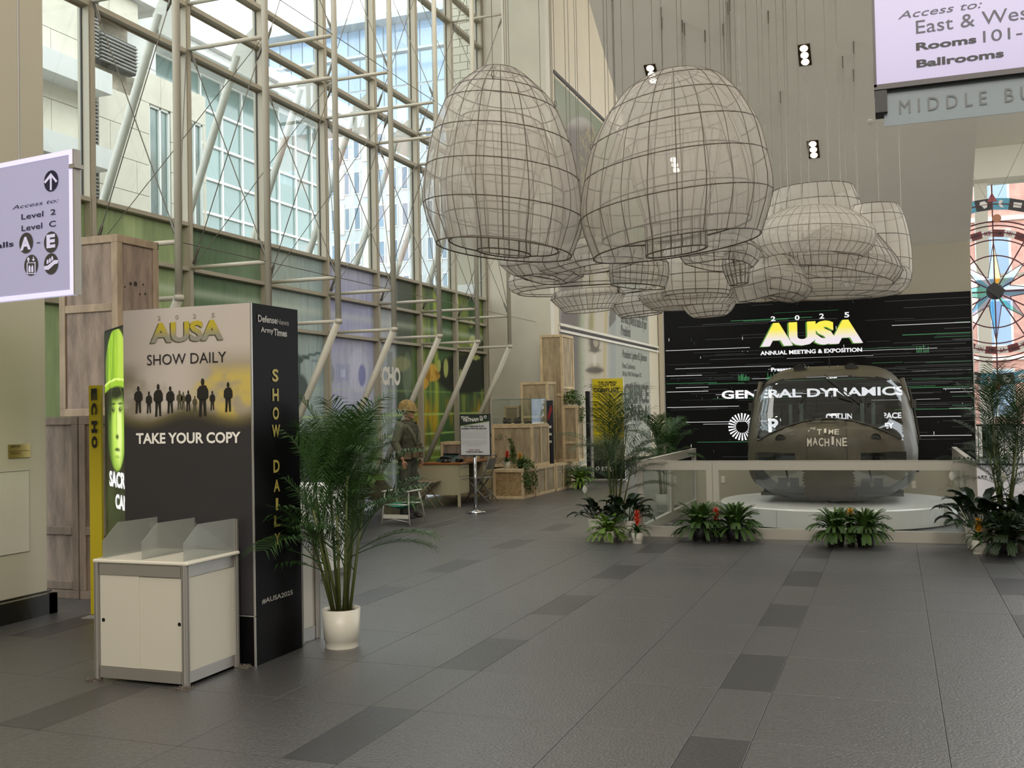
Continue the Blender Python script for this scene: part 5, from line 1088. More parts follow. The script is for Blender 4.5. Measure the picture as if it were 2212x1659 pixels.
sh = MB(); limb(sh, [(0, 0, .98), (.01, 0, 1.15), (0, 0, 1.36), (-.005, 0, 1.46)], [.145, .15, .165, .085]); sh.ball((-.0, 0, 1.4), .17, 16, 12, .75, 1.25, .5)
limb(sh, [shR, (-.05, -.265, 1.17), (.03, -.25, 1.0)], [.078, .07, .056]); limb(sh, [shL, (-.05, .265, 1.17), (.03, .25, 1.0)], [.078, .07, .056])
blob(sh, 'shirt', m_shirt, so)
tr_ = MB(); limb(tr_, [(0, 0, .98), (0, 0, .9)], [.14, .13])
for s in (-1, 1): limb(tr_, [(0, s*.085, .9), (.02, s*.1, .52), (-.01, s*.105, .2)], [.105, .085, .075])
blob(tr_, 'trousers', m_trs, so)
for s in (-1, 1):
    b_ = MB(); limb(b_, [(-.02, s*.105, .26), (-.02, s*.105, .07)], [.058, .055]); limb(b_, [(-.03, s*.105, .05), (.12, s*.115, .045)], [.052, .045]); b_.box(-.085, .17, s*.11-.05, s*.11+.05, .003, .03)
    blob(b_, 'boot', m_boot, so, .008)
he_ = MB(); he_.grid(lambda u, v: Vector((.01+.155*sin(pi*.5*v)*cos(2*pi*u)+(.02 if v > .9 else 0)*max(0, cos(2*pi*u)), .125*sin(pi*.5*v)*sin(2*pi*u), 1.705+.145*cos(pi*.5*v)-(.02*v if v > .8 else 0)-.02*v*cos(2*pi*u))), 32, 12, cu=True)
he_.path([(.01+(.16+.02*max(0, cos(a)))*cos(a), .13*sin(a), 1.685-.02*cos(a)) for a in [2*pi*k/32 for k in range(32)]], .009, 6, closed=True); he_.build('helmet', m_helm, so, smooth=True)
MB().path([(.04, -.12, 1.68), (.06, -.09, 1.6), (.09, -.02, 1.545), (.06, .09, 1.6), (.04, .12, 1.68)], .006, 5).build('chin_strap', m_canv, so)
v_ = MB(); limb(v_, [(0.01, 0, 1.08), (.01, 0, 1.2), (.005, 0, 1.36)], [.165, .172, .182]); v_.ball((0, 0, 1.4), .17, 14, 10, .8, .95, .5); blob(v_, 'flak_vest', m_vest, so)
MB().path([(.17*cos(a), .17*sin(a), 1.02) for a in [2*pi*k/24 for k in range(24)]], .02, 6, closed=True).build('web_belt', m_canv, so)
for (a, z, w_) in ((-.35, 1.02, .055), (-1.0, 1.0, .06), (-1.65, 1.0, .06), (.4, 1.02, .055), (.0, 1.09, .05)):
    M_ = Matrix.Translation((.2*cos(a), .2*sin(a), z)) @ Matrix.Rotation(a, 4, 'Z'); p = MB().bbox(-.03, .04, -w_, w_, -.085, .075, .012, M_).build('pouch', m_canv, so); MB().bbox(-.032, .046, -w_-.004, w_+.004, .03, .082, .01, M_).build('flap', m_vest, p)
MB().path([(-.05, -.13, 1.47), (.1, -.13, 1.42), (.17, -.08, 1.3), (.19, -.03, 1.12)], [.03, .032, .03, .025], 8).path([(-.05, .13, 1.47), (.1, .12, 1.42), (.17, .07, 1.3), (.19, .02, 1.14)], [.03, .032, .03, .025], 8).path([(-.05, -.13, 1.47), (-.1, 0, 1.5), (-.05, .13, 1.47)], .03, 8).build('scarf', m_shirt, so, smooth=True)
MB().path([(.1, .06, 1.38), (.16, .02, 1.5)], .012, 8).bbox(.1, .14, -.1, -.04, 1.28, 1.36, .006).build('radio_handset', m_dark, so)
# ================================================================= vegetation
m_palm = mat('palm_green', '#345424', .45, transl=.25, objrand=.25); m_palml = mat('palm_light_green', '#557a2b', .45, transl=.3, objrand=.2); m_palmd = mat('palm_dark', '#2b4220', .45, transl=.2, objrand=.25)
m_stem = mat('palm_cane', '#4c5424', .5); m_fern = mat('fern_green', '#3e5c22', .55, transl=.25, objrand=.3); m_fernl = mat('fern_light', '#6d8c33', .55, transl=.3, objrand=.25); m_fernd = mat('fern_dark', '#26381a', .55, transl=.2, objrand=.3)
m_lily = mat('lily_green', '#182c14', .28, objrand=.3); m_potw = mat('white_pot', '#cfcabc', .4); m_potb = mat('black_pot', '#100f0e', .5); m_soil = mat('moss_soil', '#4d3d28', .95, noise=.5, nscale=60)
m_ivy = mat('ivy_green', '#4f6b2c', .5, transl=.2, objrand=.3)
rg = random.Random(21)
def frond_mesh(elev, L, nleaf, ll, droop, width, seed, stem=.25, m=None, seg=2, thin=1.0):
    r = random.Random(seed); mb = MB(); pts = []; p = Vector((0, 0, 0)); e = elev; n = 12; s = L/n
    for i in range(n+1):
        pts.append(p.copy()); p = p+Vector((cos(e), 0, sin(e)))*s; e -= droop/n*(.4+1.2*i/n)
    mb.path(pts, [.0045*thin*(1-i/(n+2)) for i in range(n+1)], 4)
    def at(t): t = min(.999, t)*n; i = int(t); return pts[i].lerp(pts[i+1], t-i), (pts[i+1]-pts[i]).normalized()
    for k in range(nleaf):
        t = stem+(1-stem)*(k+.5)/nleaf; q, d = at(t); up = Vector((-d.z, 0, d.x)); fl = sin(pi*(.18+.82*(1-(t-stem)/(1-stem))*.9))
        lw = width*(.5+.5*fl)
        for s_ in (-1, 1):
            a = (.62+.25*(t))*1.1+r.uniform(-.15, .15); l = ll*(.35+.75*fl)*r.uniform(.85, 1.1)
            dr = (d*cos(a)+Vector((0, s_, 0))*sin(a)+up*.22).normalized(); sd = d.cross(dr); w0 = (d-dr*d.dot(dr)).normalized()*lw
            m1 = q+dr*l*.5; tip = q+dr*l+Vector((0, 0, -l*.32)); mb.add([q-w0*.3, q+w0*.3, m1+w0*.5, m1-w0*.5, tip], [(0, 1, 2, 3), (3, 2, 4)])
    return mb.mesh('frond', m)
def pot(t, r0, r1, h, m, rim=.006):
    MB().lathe([(r0, .0), (r0, .035*h/.2), (r0*1.06, .04*h/.2), (r1, h), (r1-rim*1.2, h), (r1-rim*1.5, h*.9)], 32, cap=False).lathe([(.001, .002), (r0, .002)], 32, cap=False).build('pot', m, t, smooth=True)
    mb = MB(); mb.lathe([(r1-rim*1.5, h*.9), (.001, h*.93)], 24, cap=False); mb.build('soil', m_soil, t)
def palm(label, loc, potr, poth, H_, nst, spread, fm, seed, potm=None, L=.75, nfr=6, thin=1.0, bare=.45, ll=.28, droop=1.05, lw=.011, nl=36, lowf=.45):
    r = random.Random(seed); t = thing('potted_palm', label, 'potted plant', loc, 0, 'potted palms')
    if potr: pot(t, potr*.86, potr, poth, potm or m_potw)
    variants = [frond_mesh(radians_(e), L, nl, ll, droop, lw, seed+e, m=fm, thin=thin) for e in (86, 76, 64, 50, 32)]
    for s in range(nst):
        a = 2*pi*s/nst+r.uniform(-.4, .4); rr = (potr or .12)*.55*r.uniform(.2, 1); b = Vector((rr*cos(a), rr*sin(a), poth*.9)); hh = (H_-poth)*bare*r.uniform(.6, 1.15); tip = b+Vector((spread*.35*cos(a)*r.uniform(.2, 1), spread*.35*sin(a)*r.uniform(.2, 1), hh))
        mb = MB().path([b, b.lerp(tip, .5)+Vector((0, 0, .01)), tip], [.012*thin, .010*thin, .008*thin], 7); mb.build('cane', m_stem, t, smooth=True)
        for q in range(nfr):
            me = variants[min(4, int(5*q/nfr))]; o = link('frond', me, t); o.location = b.lerp(tip, r.uniform(lowf, 1) if q > 1 else 1); az = a+r.uniform(-1.3, 1.3)+q*2.1; sc = r.uniform(.7, 1.1)*((H_-poth-hh)/(L*.95) if q == 0 else 1)
            sc = min(1.35, max(.55, sc)); o.rotation_euler = (r.uniform(-.1, .1), r.uniform(-.1, .1), az); o.scale = (sc, sc, sc)
    return t
def radians_(d): return d*pi/180
def fern(label, loc, rad, h, potm, potr, poth, fm, seed, n=70, cat='fern', name='potted_fern'):
    r = random.Random(seed); t = thing(name, label, cat, loc, 0, 'potted ferns on the floor')
    pot(t, potr*.8, potr, poth, potm)
    V = [frond_mesh(radians_(e), 1.0, 40, .085, dr, .034, seed+e, stem=.1, m=fm, thin=.9) for e, dr in ((88, 1.0), (74, 1.3), (60, 1.6), (36, 1.7), (5, 1.2))]
    for k in range(int(n*2.1)):
        me = V[k % 5]; o = link('frond', me, t); a = r.uniform(0, 2*pi); o.location = (potr*.4*cos(a), potr*.4*sin(a), poth*.9); s = rad*.98*r.uniform(.75, 1.12)*(.8 if k % 5 == 0 else 1)
        zz = 1.15; o.rotation_euler = (0, 0, a+r.uniform(-.5, .5)); o.scale = (s, s*1.1, s*min(1.2, max(.6, zz)))
    return t
def lily(label, loc, rad, h, seed, n=46, potm=None, potr=.13, poth=.24, flowers=1, fm=None, group='broad leaved potted plants'):
    r = random.Random(seed); t = thing('broad_leaf_plant', label, 'potted plant', loc, 0, group)
    if poth: pot(t, potr*.85, potr, poth, potm or m_potw)
    V = []
    for e in (80, 62, 45, 28):
        mb = MB(); el = radians_(e); L = 1.0; pts = []; p = Vector((0, 0, 0)); e2 = el
        for i in range(9): pts.append(p.copy()); p = p+Vector((cos(e2), 0, sin(e2)))*L/8; e2 -= (.05 if i < 4 else .38)
        mb.path(pts[:5], [.012, .01, .009, .008, .007], 5)
        bl = pts[4:]; vs = []
        for i, q in enumerate(bl):
            tt = i/(len(bl)-1); w_ = .16*sin(pi*min(1, tt*.92+.08))**.8*(1-.2*tt); d = (bl[min(i+1, len(bl)-1)]-bl[max(0, i-1)]).normalized(); up = Vector((-d.z, 0, d.x))
            for j in (-1, -.5, 0, .5, 1): vs.append(q+Vector((0, w_*j, 0))+up*(abs(j)*w_*.35))
        mb.add(vs, [(i*5+j, i*5+j+1, (i+1)*5+j+1, (i+1)*5+j) for i in range(len(bl)-1) for j in range(4)]); V.append(mb.mesh('leaf', fm or m_lily, True))
    for k in range(n):
        o = link('leaf', V[k % 4], t); a = r.uniform(0, 2*pi); o.location = (potr*.5*cos(a), potr*.5*sin(a), max(.01, poth*.9)); s = r.uniform(.7, 1.1); o.rotation_euler = (0, 0, a+r.uniform(-.4, .4)); o.scale = (rad*1.5*s, rad*1.5*s, h*s)
    for k in range(flowers):
        a = (2.6, -.3, 1.2)[k % 3]; b = Vector((.1*cos(a), .1*sin(a), poth)); e = b+Vector((rad*.55*cos(a), rad*.35*sin(a), h*.95)); f = MB().path([b, b.lerp(e, .6)+Vector((0, 0, .04)), e], .004, 5); f.build('flower_stalk', m_palml, t)
        MB().grid(lambda u, v: e+Vector(((u-.5)*.065*sin(pi*(v*.9+.05)), -.012*cos(pi*(u-.5)), .11*v-.02)), 6, 8).build('white_spathe', mat('white_flower', '#c9c9bd', .5, transl=.2), t, smooth=True)
    return t
def bromeliad(label, loc, s, flower, seed, potm=None, pr=.07, ph=.11, tall=.3, group='bromeliads'):
    r = random.Random(seed); t = thing('bromeliad', label, 'potted plant', loc, 0, group)
    if ph: pot(t, pr*.8, pr, ph, potm or m_potw)
    mb = MB()
    for k in range(16):
        a = k*2.4; el = .5+.9*(k/16); q = Vector((0, 0, ph)); d = Vector((cos(a), sin(a), 0)); sd = Vector((-sin(a), cos(a), 0)); prev = None; vs = []
        for i in range(8):
            ww = .022*s/.3*(1-(i/7)**2)+.001; vs += [q-sd*ww, q+Vector((0, 0, -.004)), q+sd*ww]; q = q+(d*cos(el)+Z*sin(el))*s*.14; el -= .33
        mb.add(vs, [(i*3+j, i*3+j+1, i*3+j+4, i*3+j+3) for i in range(7) for j in (0, 1)])
    mb.build('strap_leaf', m_palm, t, smooth=True)
    MB().path([(0, 0, ph), (0, 0, ph+tall*.7)], .009, 6).build('flower_stalk', flower, t)
    fl = MB()
    for k in range(26):
        a = k*2.4; z = ph+tall*(.35+.65*k/26); l = .085*(1-.5*k/26); d = Vector((cos(a), sin(a), .8)).normalized(); sd = Vector((-sin(a), cos(a), 0))*.018; p = Vector((0, 0, z)); fl.add([p-sd, p+sd, p+d*l, p+d*l*.5+Vector((0, 0, .008))], [(0, 1, 2), (0, 3, 1), (0, 2, 3), (1, 3, 2)])
    fl.build('bract', flower, t)
    return t
def ivy(label, loc, rad, h, seed, hang=(), n=260, potr=0):
    r = random.Random(seed); t = thing('trailing_plant', label, 'potted plant', loc, 0, 'leafy plants on the crates')
    if potr: pot(t, potr*.8, potr, .12, m_potb)
    mb = MB(); st_ = MB()
    def leaf(p, s):
        d = Vector((r.uniform(-1, 1), r.uniform(-1, 1), r.uniform(-.4, .8))).normalized(); sd = d.cross(Vector((r.uniform(-1, 1), r.uniform(-1, 1), 1))).normalized(); mb.add([p, p+d*s*.45+sd*s*.32, p+d*s, p+d*s*.45-sd*s*.32], [(0, 1, 2, 3)])
    for k in range(n):
        a, e = r.uniform(0, 2*pi), r.uniform(-.1, 1.5); q = Vector((rad*cos(a)*cos(e), rad*sin(a)*cos(e), .05+h*sin(e)))*r.uniform(.5, 1); leaf(q, r.uniform(.04, .075))
        if k % 9 == 0: st_.path([(0, 0, .02), q*.5+Vector((0, 0, .02)), q], .003, 4)
    for (dx, dy, L) in hang:
        for q in range(4):
            x, y = dx+r.uniform(-.05, .05), dy+r.uniform(-.04, .04); pts = [Vector((0, 0, .04)), Vector((x*.7, y*.7, .09)), Vector((x, y, 0)), Vector((x*1.1, y*1.1, -L*r.uniform(.6, 1)))]; st_.path(pts, .003, 4)
            for i in range(34):
                tt = i/34; p = pts[2].lerp(pts[3], tt) if i > 6 else pts[1].lerp(pts[2], i/6); leaf(p+Vector((r.uniform(-.03, .03), r.uniform(-.03, .03), 0)), r.uniform(.04, .065))
    st_.build('stem', m_stem, t); mb.build('foliage', m_ivy, t, kind='stuff'); return t
PP = onz(733, 1386); PP.y += .13
palm('tall palm in a white pot beside the black kiosk', (-3.72, 6.47, 0), .135, .27, 1.78, 11, .6, m_palm, 4, L=.7, nfr=7, bare=.6, ll=.22, lw=.010, nl=24, lowf=.3)
palm('bushy palm behind the soldier mannequin by the glass wall', (-7.95, 14.1, 0), .2, .3, 1.75, 10, .8, m_palm, 14, L=.95, nfr=6, potm=m_potb, ll=.34)
palm('spreading palm in front of the mannequin boots', (-7.62, 13.5, 0), .18, .28, 1.25, 8, .7, m_palml, 15, L=.8, nfr=6, potm=m_potb, ll=.3)
palm('second bushy palm further left behind the show palm', (-8.0, 12.9, 0), .2, .3, 1.5, 8, .7, m_palm, 16, L=.9, nfr=5, ll=.34)
q = onz(1345, 1165); palm('slender palm at the left front corner of the barrier', (-3.42, 13.0, 0), .15, .28, 1.95, 9, .5, m_palmd, 24, L=.75, nfr=5, bare=.6, thin=.9, lw=.008, nl=24, lowf=.25)
palm('palm behind the barrier at the left end of the video wall', (-3.45, 16.2, 0), .14, .28, 1.7, 7, .3, m_palm, 25, L=.62, nfr=5, bare=.5, nl=24)
palm('tall dark palm at the right front corner of the barrier', (1.12, 12.72, 0), .17, .3, 2.0, 10, .55, m_palmd, 26, L=.78, nfr=6, bare=.6, lw=.009, nl=26, lowf=.25)
lily('broad leaved plant left of the barrier corner', (-3.2, 12.7, 0), .27, .42, 31, flowers=0, fm=m_lily)
lily('glossy broad leaved plant left of the slender palm', (-3.62, 12.88, 0), .24, .34, 32, flowers=1)
lily('peace lily with white blooms at the right barrier corner', (.84, 12.68, 0), .34, .55, 33, flowers=2, n=60)
lily('dark peace lily at the right edge beside the palm', (1.32, 12.6, 0), .3, .5, 34, flowers=1, n=50)
fern('light green fern in front of the broad leaved plants', (-3.36, 12.42, 0), .26, .3, m_potw, .08, .13, m_fernl, 41, n=60)
fern('dark potted fern left of the red bromeliad pot pair', (-2.28, 12.72, 0), .33, .34, m_potb, .11, .19, m_fern, 42, n=75)
fern('dark potted fern right of the small red bloom', (-1.86, 12.72, 0), .33, .34, m_potb, .11, .19, m_fern, 43, n=75)
fern('fern with a yellow bloom, left one of the middle pair', (-.68, 12.55, 0), .30, .33, m_potb, .11, .19, m_fern, 44, n=75)
fern('fern right of the yellow bloom in the middle pair', (-.35, 12.58, 0), .30, .33, m_potb, .11, .19, m_fern, 45, n=75)
fern('dark fern at the right front corner under the palm', (1.08, 12.2, 0), .34, .32, m_potb, .11, .17, m_fernd, 46, n=75)
fern('bright green fern on the floor beside the last low crate', (-6.16, 20.6, 0), .36, .34, m_potb, .12, .16, m_fernl, 47, n=70)
m_red = mat('red_bract', '#c8391c', .5); m_yelb = mat('yellow_bract', '#d49a24', .5)
bromeliad('red bromeliad in a small white pot at the left barrier corner', (-2.98, 12.36, 0), .26, m_red, 51, tall=.26, ph=.13, pr=.075)
bromeliad('small red bromeliad between the two left ferns', (-2.07, 12.66, 0), .2, m_red, 52, potm=m_potb, tall=.2, ph=.2, pr=.05)
bromeliad('yellow bromeliad between the two middle ferns', (-.51, 12.6, 0), .26, m_yelb, 53, potm=m_potb, tall=.16, ph=.26, pr=.05)
bromeliad('yellow bromeliad in a small white pot at the right barrier corner', (.82, 12.25, 0), .24, m_yelb, 54, tall=.22, ph=.15, pr=.08)
bromeliad('red bromeliad in a white pot on the particle board crate', (-6.86, 18.2, .552), .24, m_red, 55, tall=.2, ph=.13, pr=.075)
bromeliad('yellow bromeliad on the particle board crate', (-6.64, 18.3, .552), .2, m_yelb, 56, potm=m_potb, tall=.18, ph=.1, pr=.05)
ivy('trailing plant spilling down the front of the low crate', (-6.56, 18.3, .552), .2, .16, 61, hang=((.16, -.3, .5), (.2, -.1, .42), (.19, -.42, .35)), n=220)
ivy('leafy plant on the small crate behind the notice', (-7.2, 18.9, 1.022), .28, .3, 62, hang=((.3, -.3, .5),), n=300)
ivy('bushy trailing plant on top of the upright right crate', (-6.33, 20.75, 1.722), .26, .28, 63, hang=((.22, -.1, .45),), n=320)
# camouflage net over the rocks behind the palm
m_net = mat('camouflage_netting', '#565434', .9, noise=.6, nscale=14, col2='#2a2a1b', bump=.8, bscale=30)
rk = MB(); rk.grid(lambda u, v: Vector((-.1+1.0*u-.5, .9*v-.45, .72*sin(pi*min(1, .15+u*.85))*sin(pi*min(1, .12+.8*v))**.6*(1+.15*sin(9*u)*cos(7*v)))), 24, 20)
o = rk.build('netting_mound', m_net, smooth=True); o.location = (-7.75, 14.75, .0); tag(o, 'mound of camouflage netting beside the mannequin legs', 'netting')
# ================================================================= lobby to the right: window wall, beams, glass compass, brick building
m_lob = mat('lobby_cream', '#efe9da', .7); m_brick = mat('red_brick', '#cf9a8e', .85, noise=.2, nscale=3)
wy = 33.0
lob = struct('window_2', None, None, 'tall lobby window wall behind the stained glass compass'); 
zt_ = ony(2160, 392, wy).z; zb_ = .9
xs = [1.0+1.55*k for k in range(8)]
for x in xs: MB().box(x-.17, x+.17, wy, wy+.3, 0, zt_).build('pier', m_lob, lob)
for z in (0.0, 2.2, 4.4, 6.4): MB().box(.8, 12, wy+.1, wy+.2, z+.9-.05, z+.9+.05).build('transom', m_lob, lob)
MB().box(.8, 12, wy, wy+.3, 0, .9).build('sill_wall', m_lob, lob)
for k in range(7): MB().box(xs[k]+.17, xs[k+1]-.17, wy+.14, wy+.15, .95, zt_).build('pane', m_glass, lob)
struct('trim_4', MB().box(.8, 12, wy-.6, wy+.5, zt_, zt_+.95), m_lob, 'cream beam above the lobby windows')
struct('ceiling', MB().box(1.2, 12, 23.6, wy-.6, zt_+.9, zt_+1.1).box(1.2, 12, 23.4, 23.6, zt_+.7, zt_+2.4), m_lob, 'cream lobby ceiling with a stepped edge')
lt = thing('downlight', 'round white downlight in the lobby ceiling', 'ceiling light', (onz(2149, 341, zt_+.9).x, onz(2149, 341, zt_+.9).y, zt_+.898)); MB().lathe([(.14, -.01), (.14, 0)], 20).build('trim_ring', m_txtw, lt); MB().lathe([(.1, -.014), (.1, -.01)], 20).build('lamp', m_lamp, lt)
# railing in the lobby
rl = thing('railing', 'dark metal railing across the lobby behind the right palm', 'railing', (4.2, 29, 0))
for k in range(26): MB().box(-2.4+k*.2-.012, -2.4+k*.2+.012, -.012, .012, .02, 1.0).build('baluster', m_dark, rl)
MB().box(-2.5, 2.7, -.02, .02, 1.0, 1.05).box(-2.5, 2.7, -.02, .02, .0, .05).build('rail', m_dark, rl)
# stained glass compass
RC = ony(2149, 630, 20.0); ro = thing('glass_compass', 'large round stained glass compass with state panels hanging in the lobby', 'artwork', RC)
KR = float(RR[2] @ (np.array(RC)-[0, 0, HC]))/FPX
m_mar = mat('maroon_rod', '#4f1c24', .4); m_bkp = mat('black_panel', '#1c1c1e', .5); m_blp = mat('sky_blue_panel', '#4f93ab', .5); m_wp = mat('white_panel', '#cfcac6', .5); m_rdp = mat('deep_red_panel', '#661d20', .5)
def circ(r, n=64): return [(r*cos(2*pi*k/n), 0, r*sin(2*pi*k/n)) for k in range(n)]
rp_ = MB()
for r in (190, 152, 143, 128, 112, 78): rp_.path(circ(r*KR, 72), .012 if r != 152 else .014, 6, closed=True)
rp_.build('ring', m_mar, ro)
sp_ = MB()
for k in range(12): a = pi*k/6+.0; sp_.path([(18*KR*cos(a), 0, 18*KR*sin(a)), ((205 if k % 3 == 0 else 190)*KR*cos(a), 0, (205 if k % 3 == 0 else 190)*KR*sin(a))], .013, 6)
sp_.path([(0, 0, 205*KR), (0, 0, 232*KR)], .015, 6); sp_.build('spoke', m_mar, ro)
for a in (pi/2, -pi/2):
    MB().prism([(-10*KR, -.01, 195*KR*sin(a)), (10*KR, -.01, 195*KR*sin(a)), (0, -.01, 216*KR*sin(a))], (0, 1, 0), .02).build('arrow_tip', mat('red_enamel', '#8a2028', .4), ro)
ST = [[(-.3, .3), (.1, .35), (.3, .1), (.25, -.25), (0, -.35), (-.15, -.1), (-.35, .0)], [(-.35, .2), (.35, .25), (.35, -.2), (-.3, -.25)], [(-.1, .35), (.2, .3), (.05, 0), (.3, -.35), (0, -.3), (-.2, 0)]]
NAMES = 'TX CA WA MT ID WY UT NV NM KS OK AR MO IA MN WI IL MS AL LA IN OH KY TN PA NY ME VT'.split()
for k in range(36):
    a0_, a1_ = 2*pi*k/36, 2*pi*(k+1)/36; am = (a0_+a1_)/2
    def arc(r0, r1, m_, nm, par=ro, y=0): return MB().prism([(r*cos(a), y-.006, r*sin(a)) for r, a in ((r0*KR, a0_), (r0*KR, a1_), (r1*KR, a1_), (r1*KR, a0_))], (0, 1, 0), .012).build(nm, m_, par)
    p = arc(178, 203, m_bkp if k % 2 else m_blp, 'state_panel'); c_ = Vector((190*KR*cos(am), -.009, 190*KR*sin(am))); R_ = Matrix.Rotation(-(am-pi/2), 3, 'Y')
    sc = 24*KR; MB().add([c_+R_ @ Vector((x*sc, 0, z*sc)) for x, z in ST[k % 3]], [tuple(range(len(ST[k % 3])))]).build('state_shape', m_wp, p)
    arc(119, 135, m_wp if k % 2 else m_rdp, 'name_panel')
    U_ = R_ @ Vector((1, 0, 0)); V_ = R_ @ Vector((0, 0, 1)); cc = Vector((127*KR*cos(am), 0, 127*KR*sin(am)))
    text(NAMES[k % len(NAMES)], ro, cc-U_*6*KR-V_*4.5*KR, U_, V_, 12*KR, 9*KR, m_rdp if k % 2 else m_bkp, .03, off=.009)
gls = [glass('yellow_stained_glass', (.95, .85, .3), .05), glass('blue_stained_glass', (.45, .72, .9), .05), glass('teal_stained_glass', (.5, .82, .8), .05), glass('lilac_stained_glass', (.8, .82, .95), .05)]
for k in range(8):
    a = pi*k/4+pi/2; L = (108 if k % 2 == 0 else 82)*KR; b = 32*KR
    for s_ in (-1, 1):
        g_ = gls[(0, 3, 2, 1, 1, 2, 1, 1)[k] if s_ < 0 else (1, 1, 2, 3, 3, 3, 3, 2)[k]]
        P3 = [(0, 0), (b*cos(a+s_*pi/8), b*sin(a+s_*pi/8)), (L*cos(a), L*sin(a))]
        MB().prism([(x, -.004, z) for x, z in P3], (0, 1, 0), .008).build('glass_point', g_, ro)
        MB().path([(x, 0, z) for x, z in P3[1:]], .007, 4).build('lead_line', m_mar, ro)
MB().ball((0, -.05, 0), 18*KR, 12, 8, 1, .6, 1).build('hub', mat('bronze_hub', '#2b1c18', .4), ro); MB().box(-.12, .12, -.2, -.1, -.08, .1, Matrix.Rotation(.7, 4, 'Y')).build('hub_block', m_dark, ro)
MB().lathe([(9*KR, -.01), (9*KR, .01)], 20, M=Matrix.Translation((8*KR, -.02, 158*KR)) @ Matrix.Rotation(pi/2, 4, 'X')).build('amber_disc', mat('amber_disc', '#a0643c', .4), ro)
MB().path([(-.1, 0, 205*KR), (-1.9, 0, 5.5)], .004, 4).path([(.1, 0, 205*KR), (1.9, 0, 5.5)], .004, 4).build('hanger_cable', m_cable, ro)
# ================================================================= outside: street, stone building, glass building, tower, brick building
m_stone = mat('pale_limestone', '#d2cbbc', .8, noise=.08, nscale=1.5, objrand=.03); m_stone2 = mat('white_cladding', '#cfcfcd', .6, objrand=.02); m_conc = mat('rough_concrete', '#b9ad9c', .9, noise=.3, nscale=6)
m_bglass = mat('teal_building_glass', '#6f8582', .12, spec=.8, objrand=.12); m_bglassb = mat('blue_building_glass', '#93a8c2', .15, spec=.8, objrand=.1); m_wfr = mat('white_window_frame', '#e3e4e1', .5); m_louv = mat('grey_louvre', '#8b8782', .6); m_gnd = mat('street_paving', '#8f8b84', .9)
o = MB().box(-90, -8.95, -20, 140, -.4, -.05).box(12.2, 60, -20, 140, -.4, -.05).box(-9, 12.2, 44.1, 140, -.4, -.05).build('ground', m_gnd); o['kind'] = 'structure'; o['label'] = 'pale street paving outside the glass wall'
AX = -18.0
A = thing('stone_building', 'pale limestone building with grey louvres across the street', 'building', (AX, 20, 0))
def fx(x, y, X0=AX): p = onx(x, y, X0); return p.y, p.z
ycor = fx(444, 225)[0]; ztp = 10.5
ys_ = fx(299, 100)[0]; zhi = 12.3
MB().box(-6, -.35, -12, ycor-20, 0, ztp).box(-6, -.35, -12, ys_-20, ztp, zhi).build('wall_core', m_conc, A)
def inrect(y0, y1, z0, z1, holes):
    return any(y0 < b and y1 > a and z0 < d and z1 > c for (a, b, c, d) in holes)
lou = [(fx(190, 60)[0], fx(214, 60)[0], fx(190, 160)[1]+.5, zhi-.3), (fx(216, 62)[0], fx(299, 165)[0], fx(216, 128)[1], fx(216, 62)[1]), (fx(190, 330)[0], fx(214, 330)[0], fx(190, 310)[1], fx(190, 205)[1]), (fx(190, 420)[0], fx(215, 420)[0], fx(190, 440)[1]-.6, fx(190, 368)[1])]
wins = [(fx(325, 400)[0], fx(371, 400)[0], 3.0, fx(325, 257)[1]), (fx(404, 400)[0], fx(441, 400)[0], 3.0, fx(404, 288)[1])]
pz = .82
wins = [(a, b, c, math.ceil(d/pz-.25)*pz) for a, b, c, d in wins]
hol = [(a, b, c, d) for a, b, c, d in lou+wins]
pz = .82; py_ = 1.9
pm_ = {}
for r in range(int(zhi/pz)+1):
    for cidx in range(-3, 9):
        y1 = ycor-cidx*py_-(py_/2 if r % 2 else 0); y0 = y1-py_; y1 = min(y1, ycor); z0, z1 = r*pz, min(zhi, (r+1)*pz)
        if z1 > ztp+.2 and y1 > ys_: y1 = ys_
        if y1-y0 < .2 or z1-z0 < .1 or y1 < 8 or z1 < 3: continue
        segs = [(y0, y1)]
        for (a, b, c, d) in hol:
            if z0 < d-.05 and z1 > c+.05:
                ns_ = []
                for (s0, s1) in segs:
                    if s1 <= a or s0 >= b: ns_.append((s0, s1)); continue
                    if s0 < a: ns_.append((s0, a))
                    if s1 > b: ns_.append((b, s1))
                segs = ns_
        for (s0, s1) in segs:
            if s1-s0 > .08: MB().box(-.03, .0, s0-20+.008, s1-20-.008, z0+.008, z1-.008).build('stone_panel', m_stone, A)
for (a, b, c, d) in lou:
    fr_o = MB().box(-.3, -.06, a-20, b-20, c, d).build('louvre_recess', m_dark, A); n = int((d-c)/.09)
    lm_ = MB()
    for k in range(n): lm_.box(-.1, .02, a-20+.03, b-20-.03, c+.02+k*.09, c+.05+k*.09, None)
    lm_.build('louvre_blades', m_louv, A, kind='stuff')
for (a, b, c, d) in wins:
    w_ = MB().box(-.12, -.1, a-20, b-20, c, d).build('window_glass', m_bglass, A)
    f_m = MB()
    for z in (c, c+(d-c)*.33, c+(d-c)*.5, d-.06): f_m.box(-.1, -.04, a-20, b-20, z, z+.06)
    for y in (a, (a+b)/2 if b-a < 1.1 else b-.06, b-.06): f_m.box(-.1, -.04, y-20, y-20+.06, c, d)
    f_m.build('window_frame', m_wfr, w_)
for z in (fx(200, 190)[1], fx(200, 352)[1]): MB().box(0, .6, -6, onx(243, 195, AX+.6).y-20, z-.25, z+.25).build('ledge', m_stone2, A)
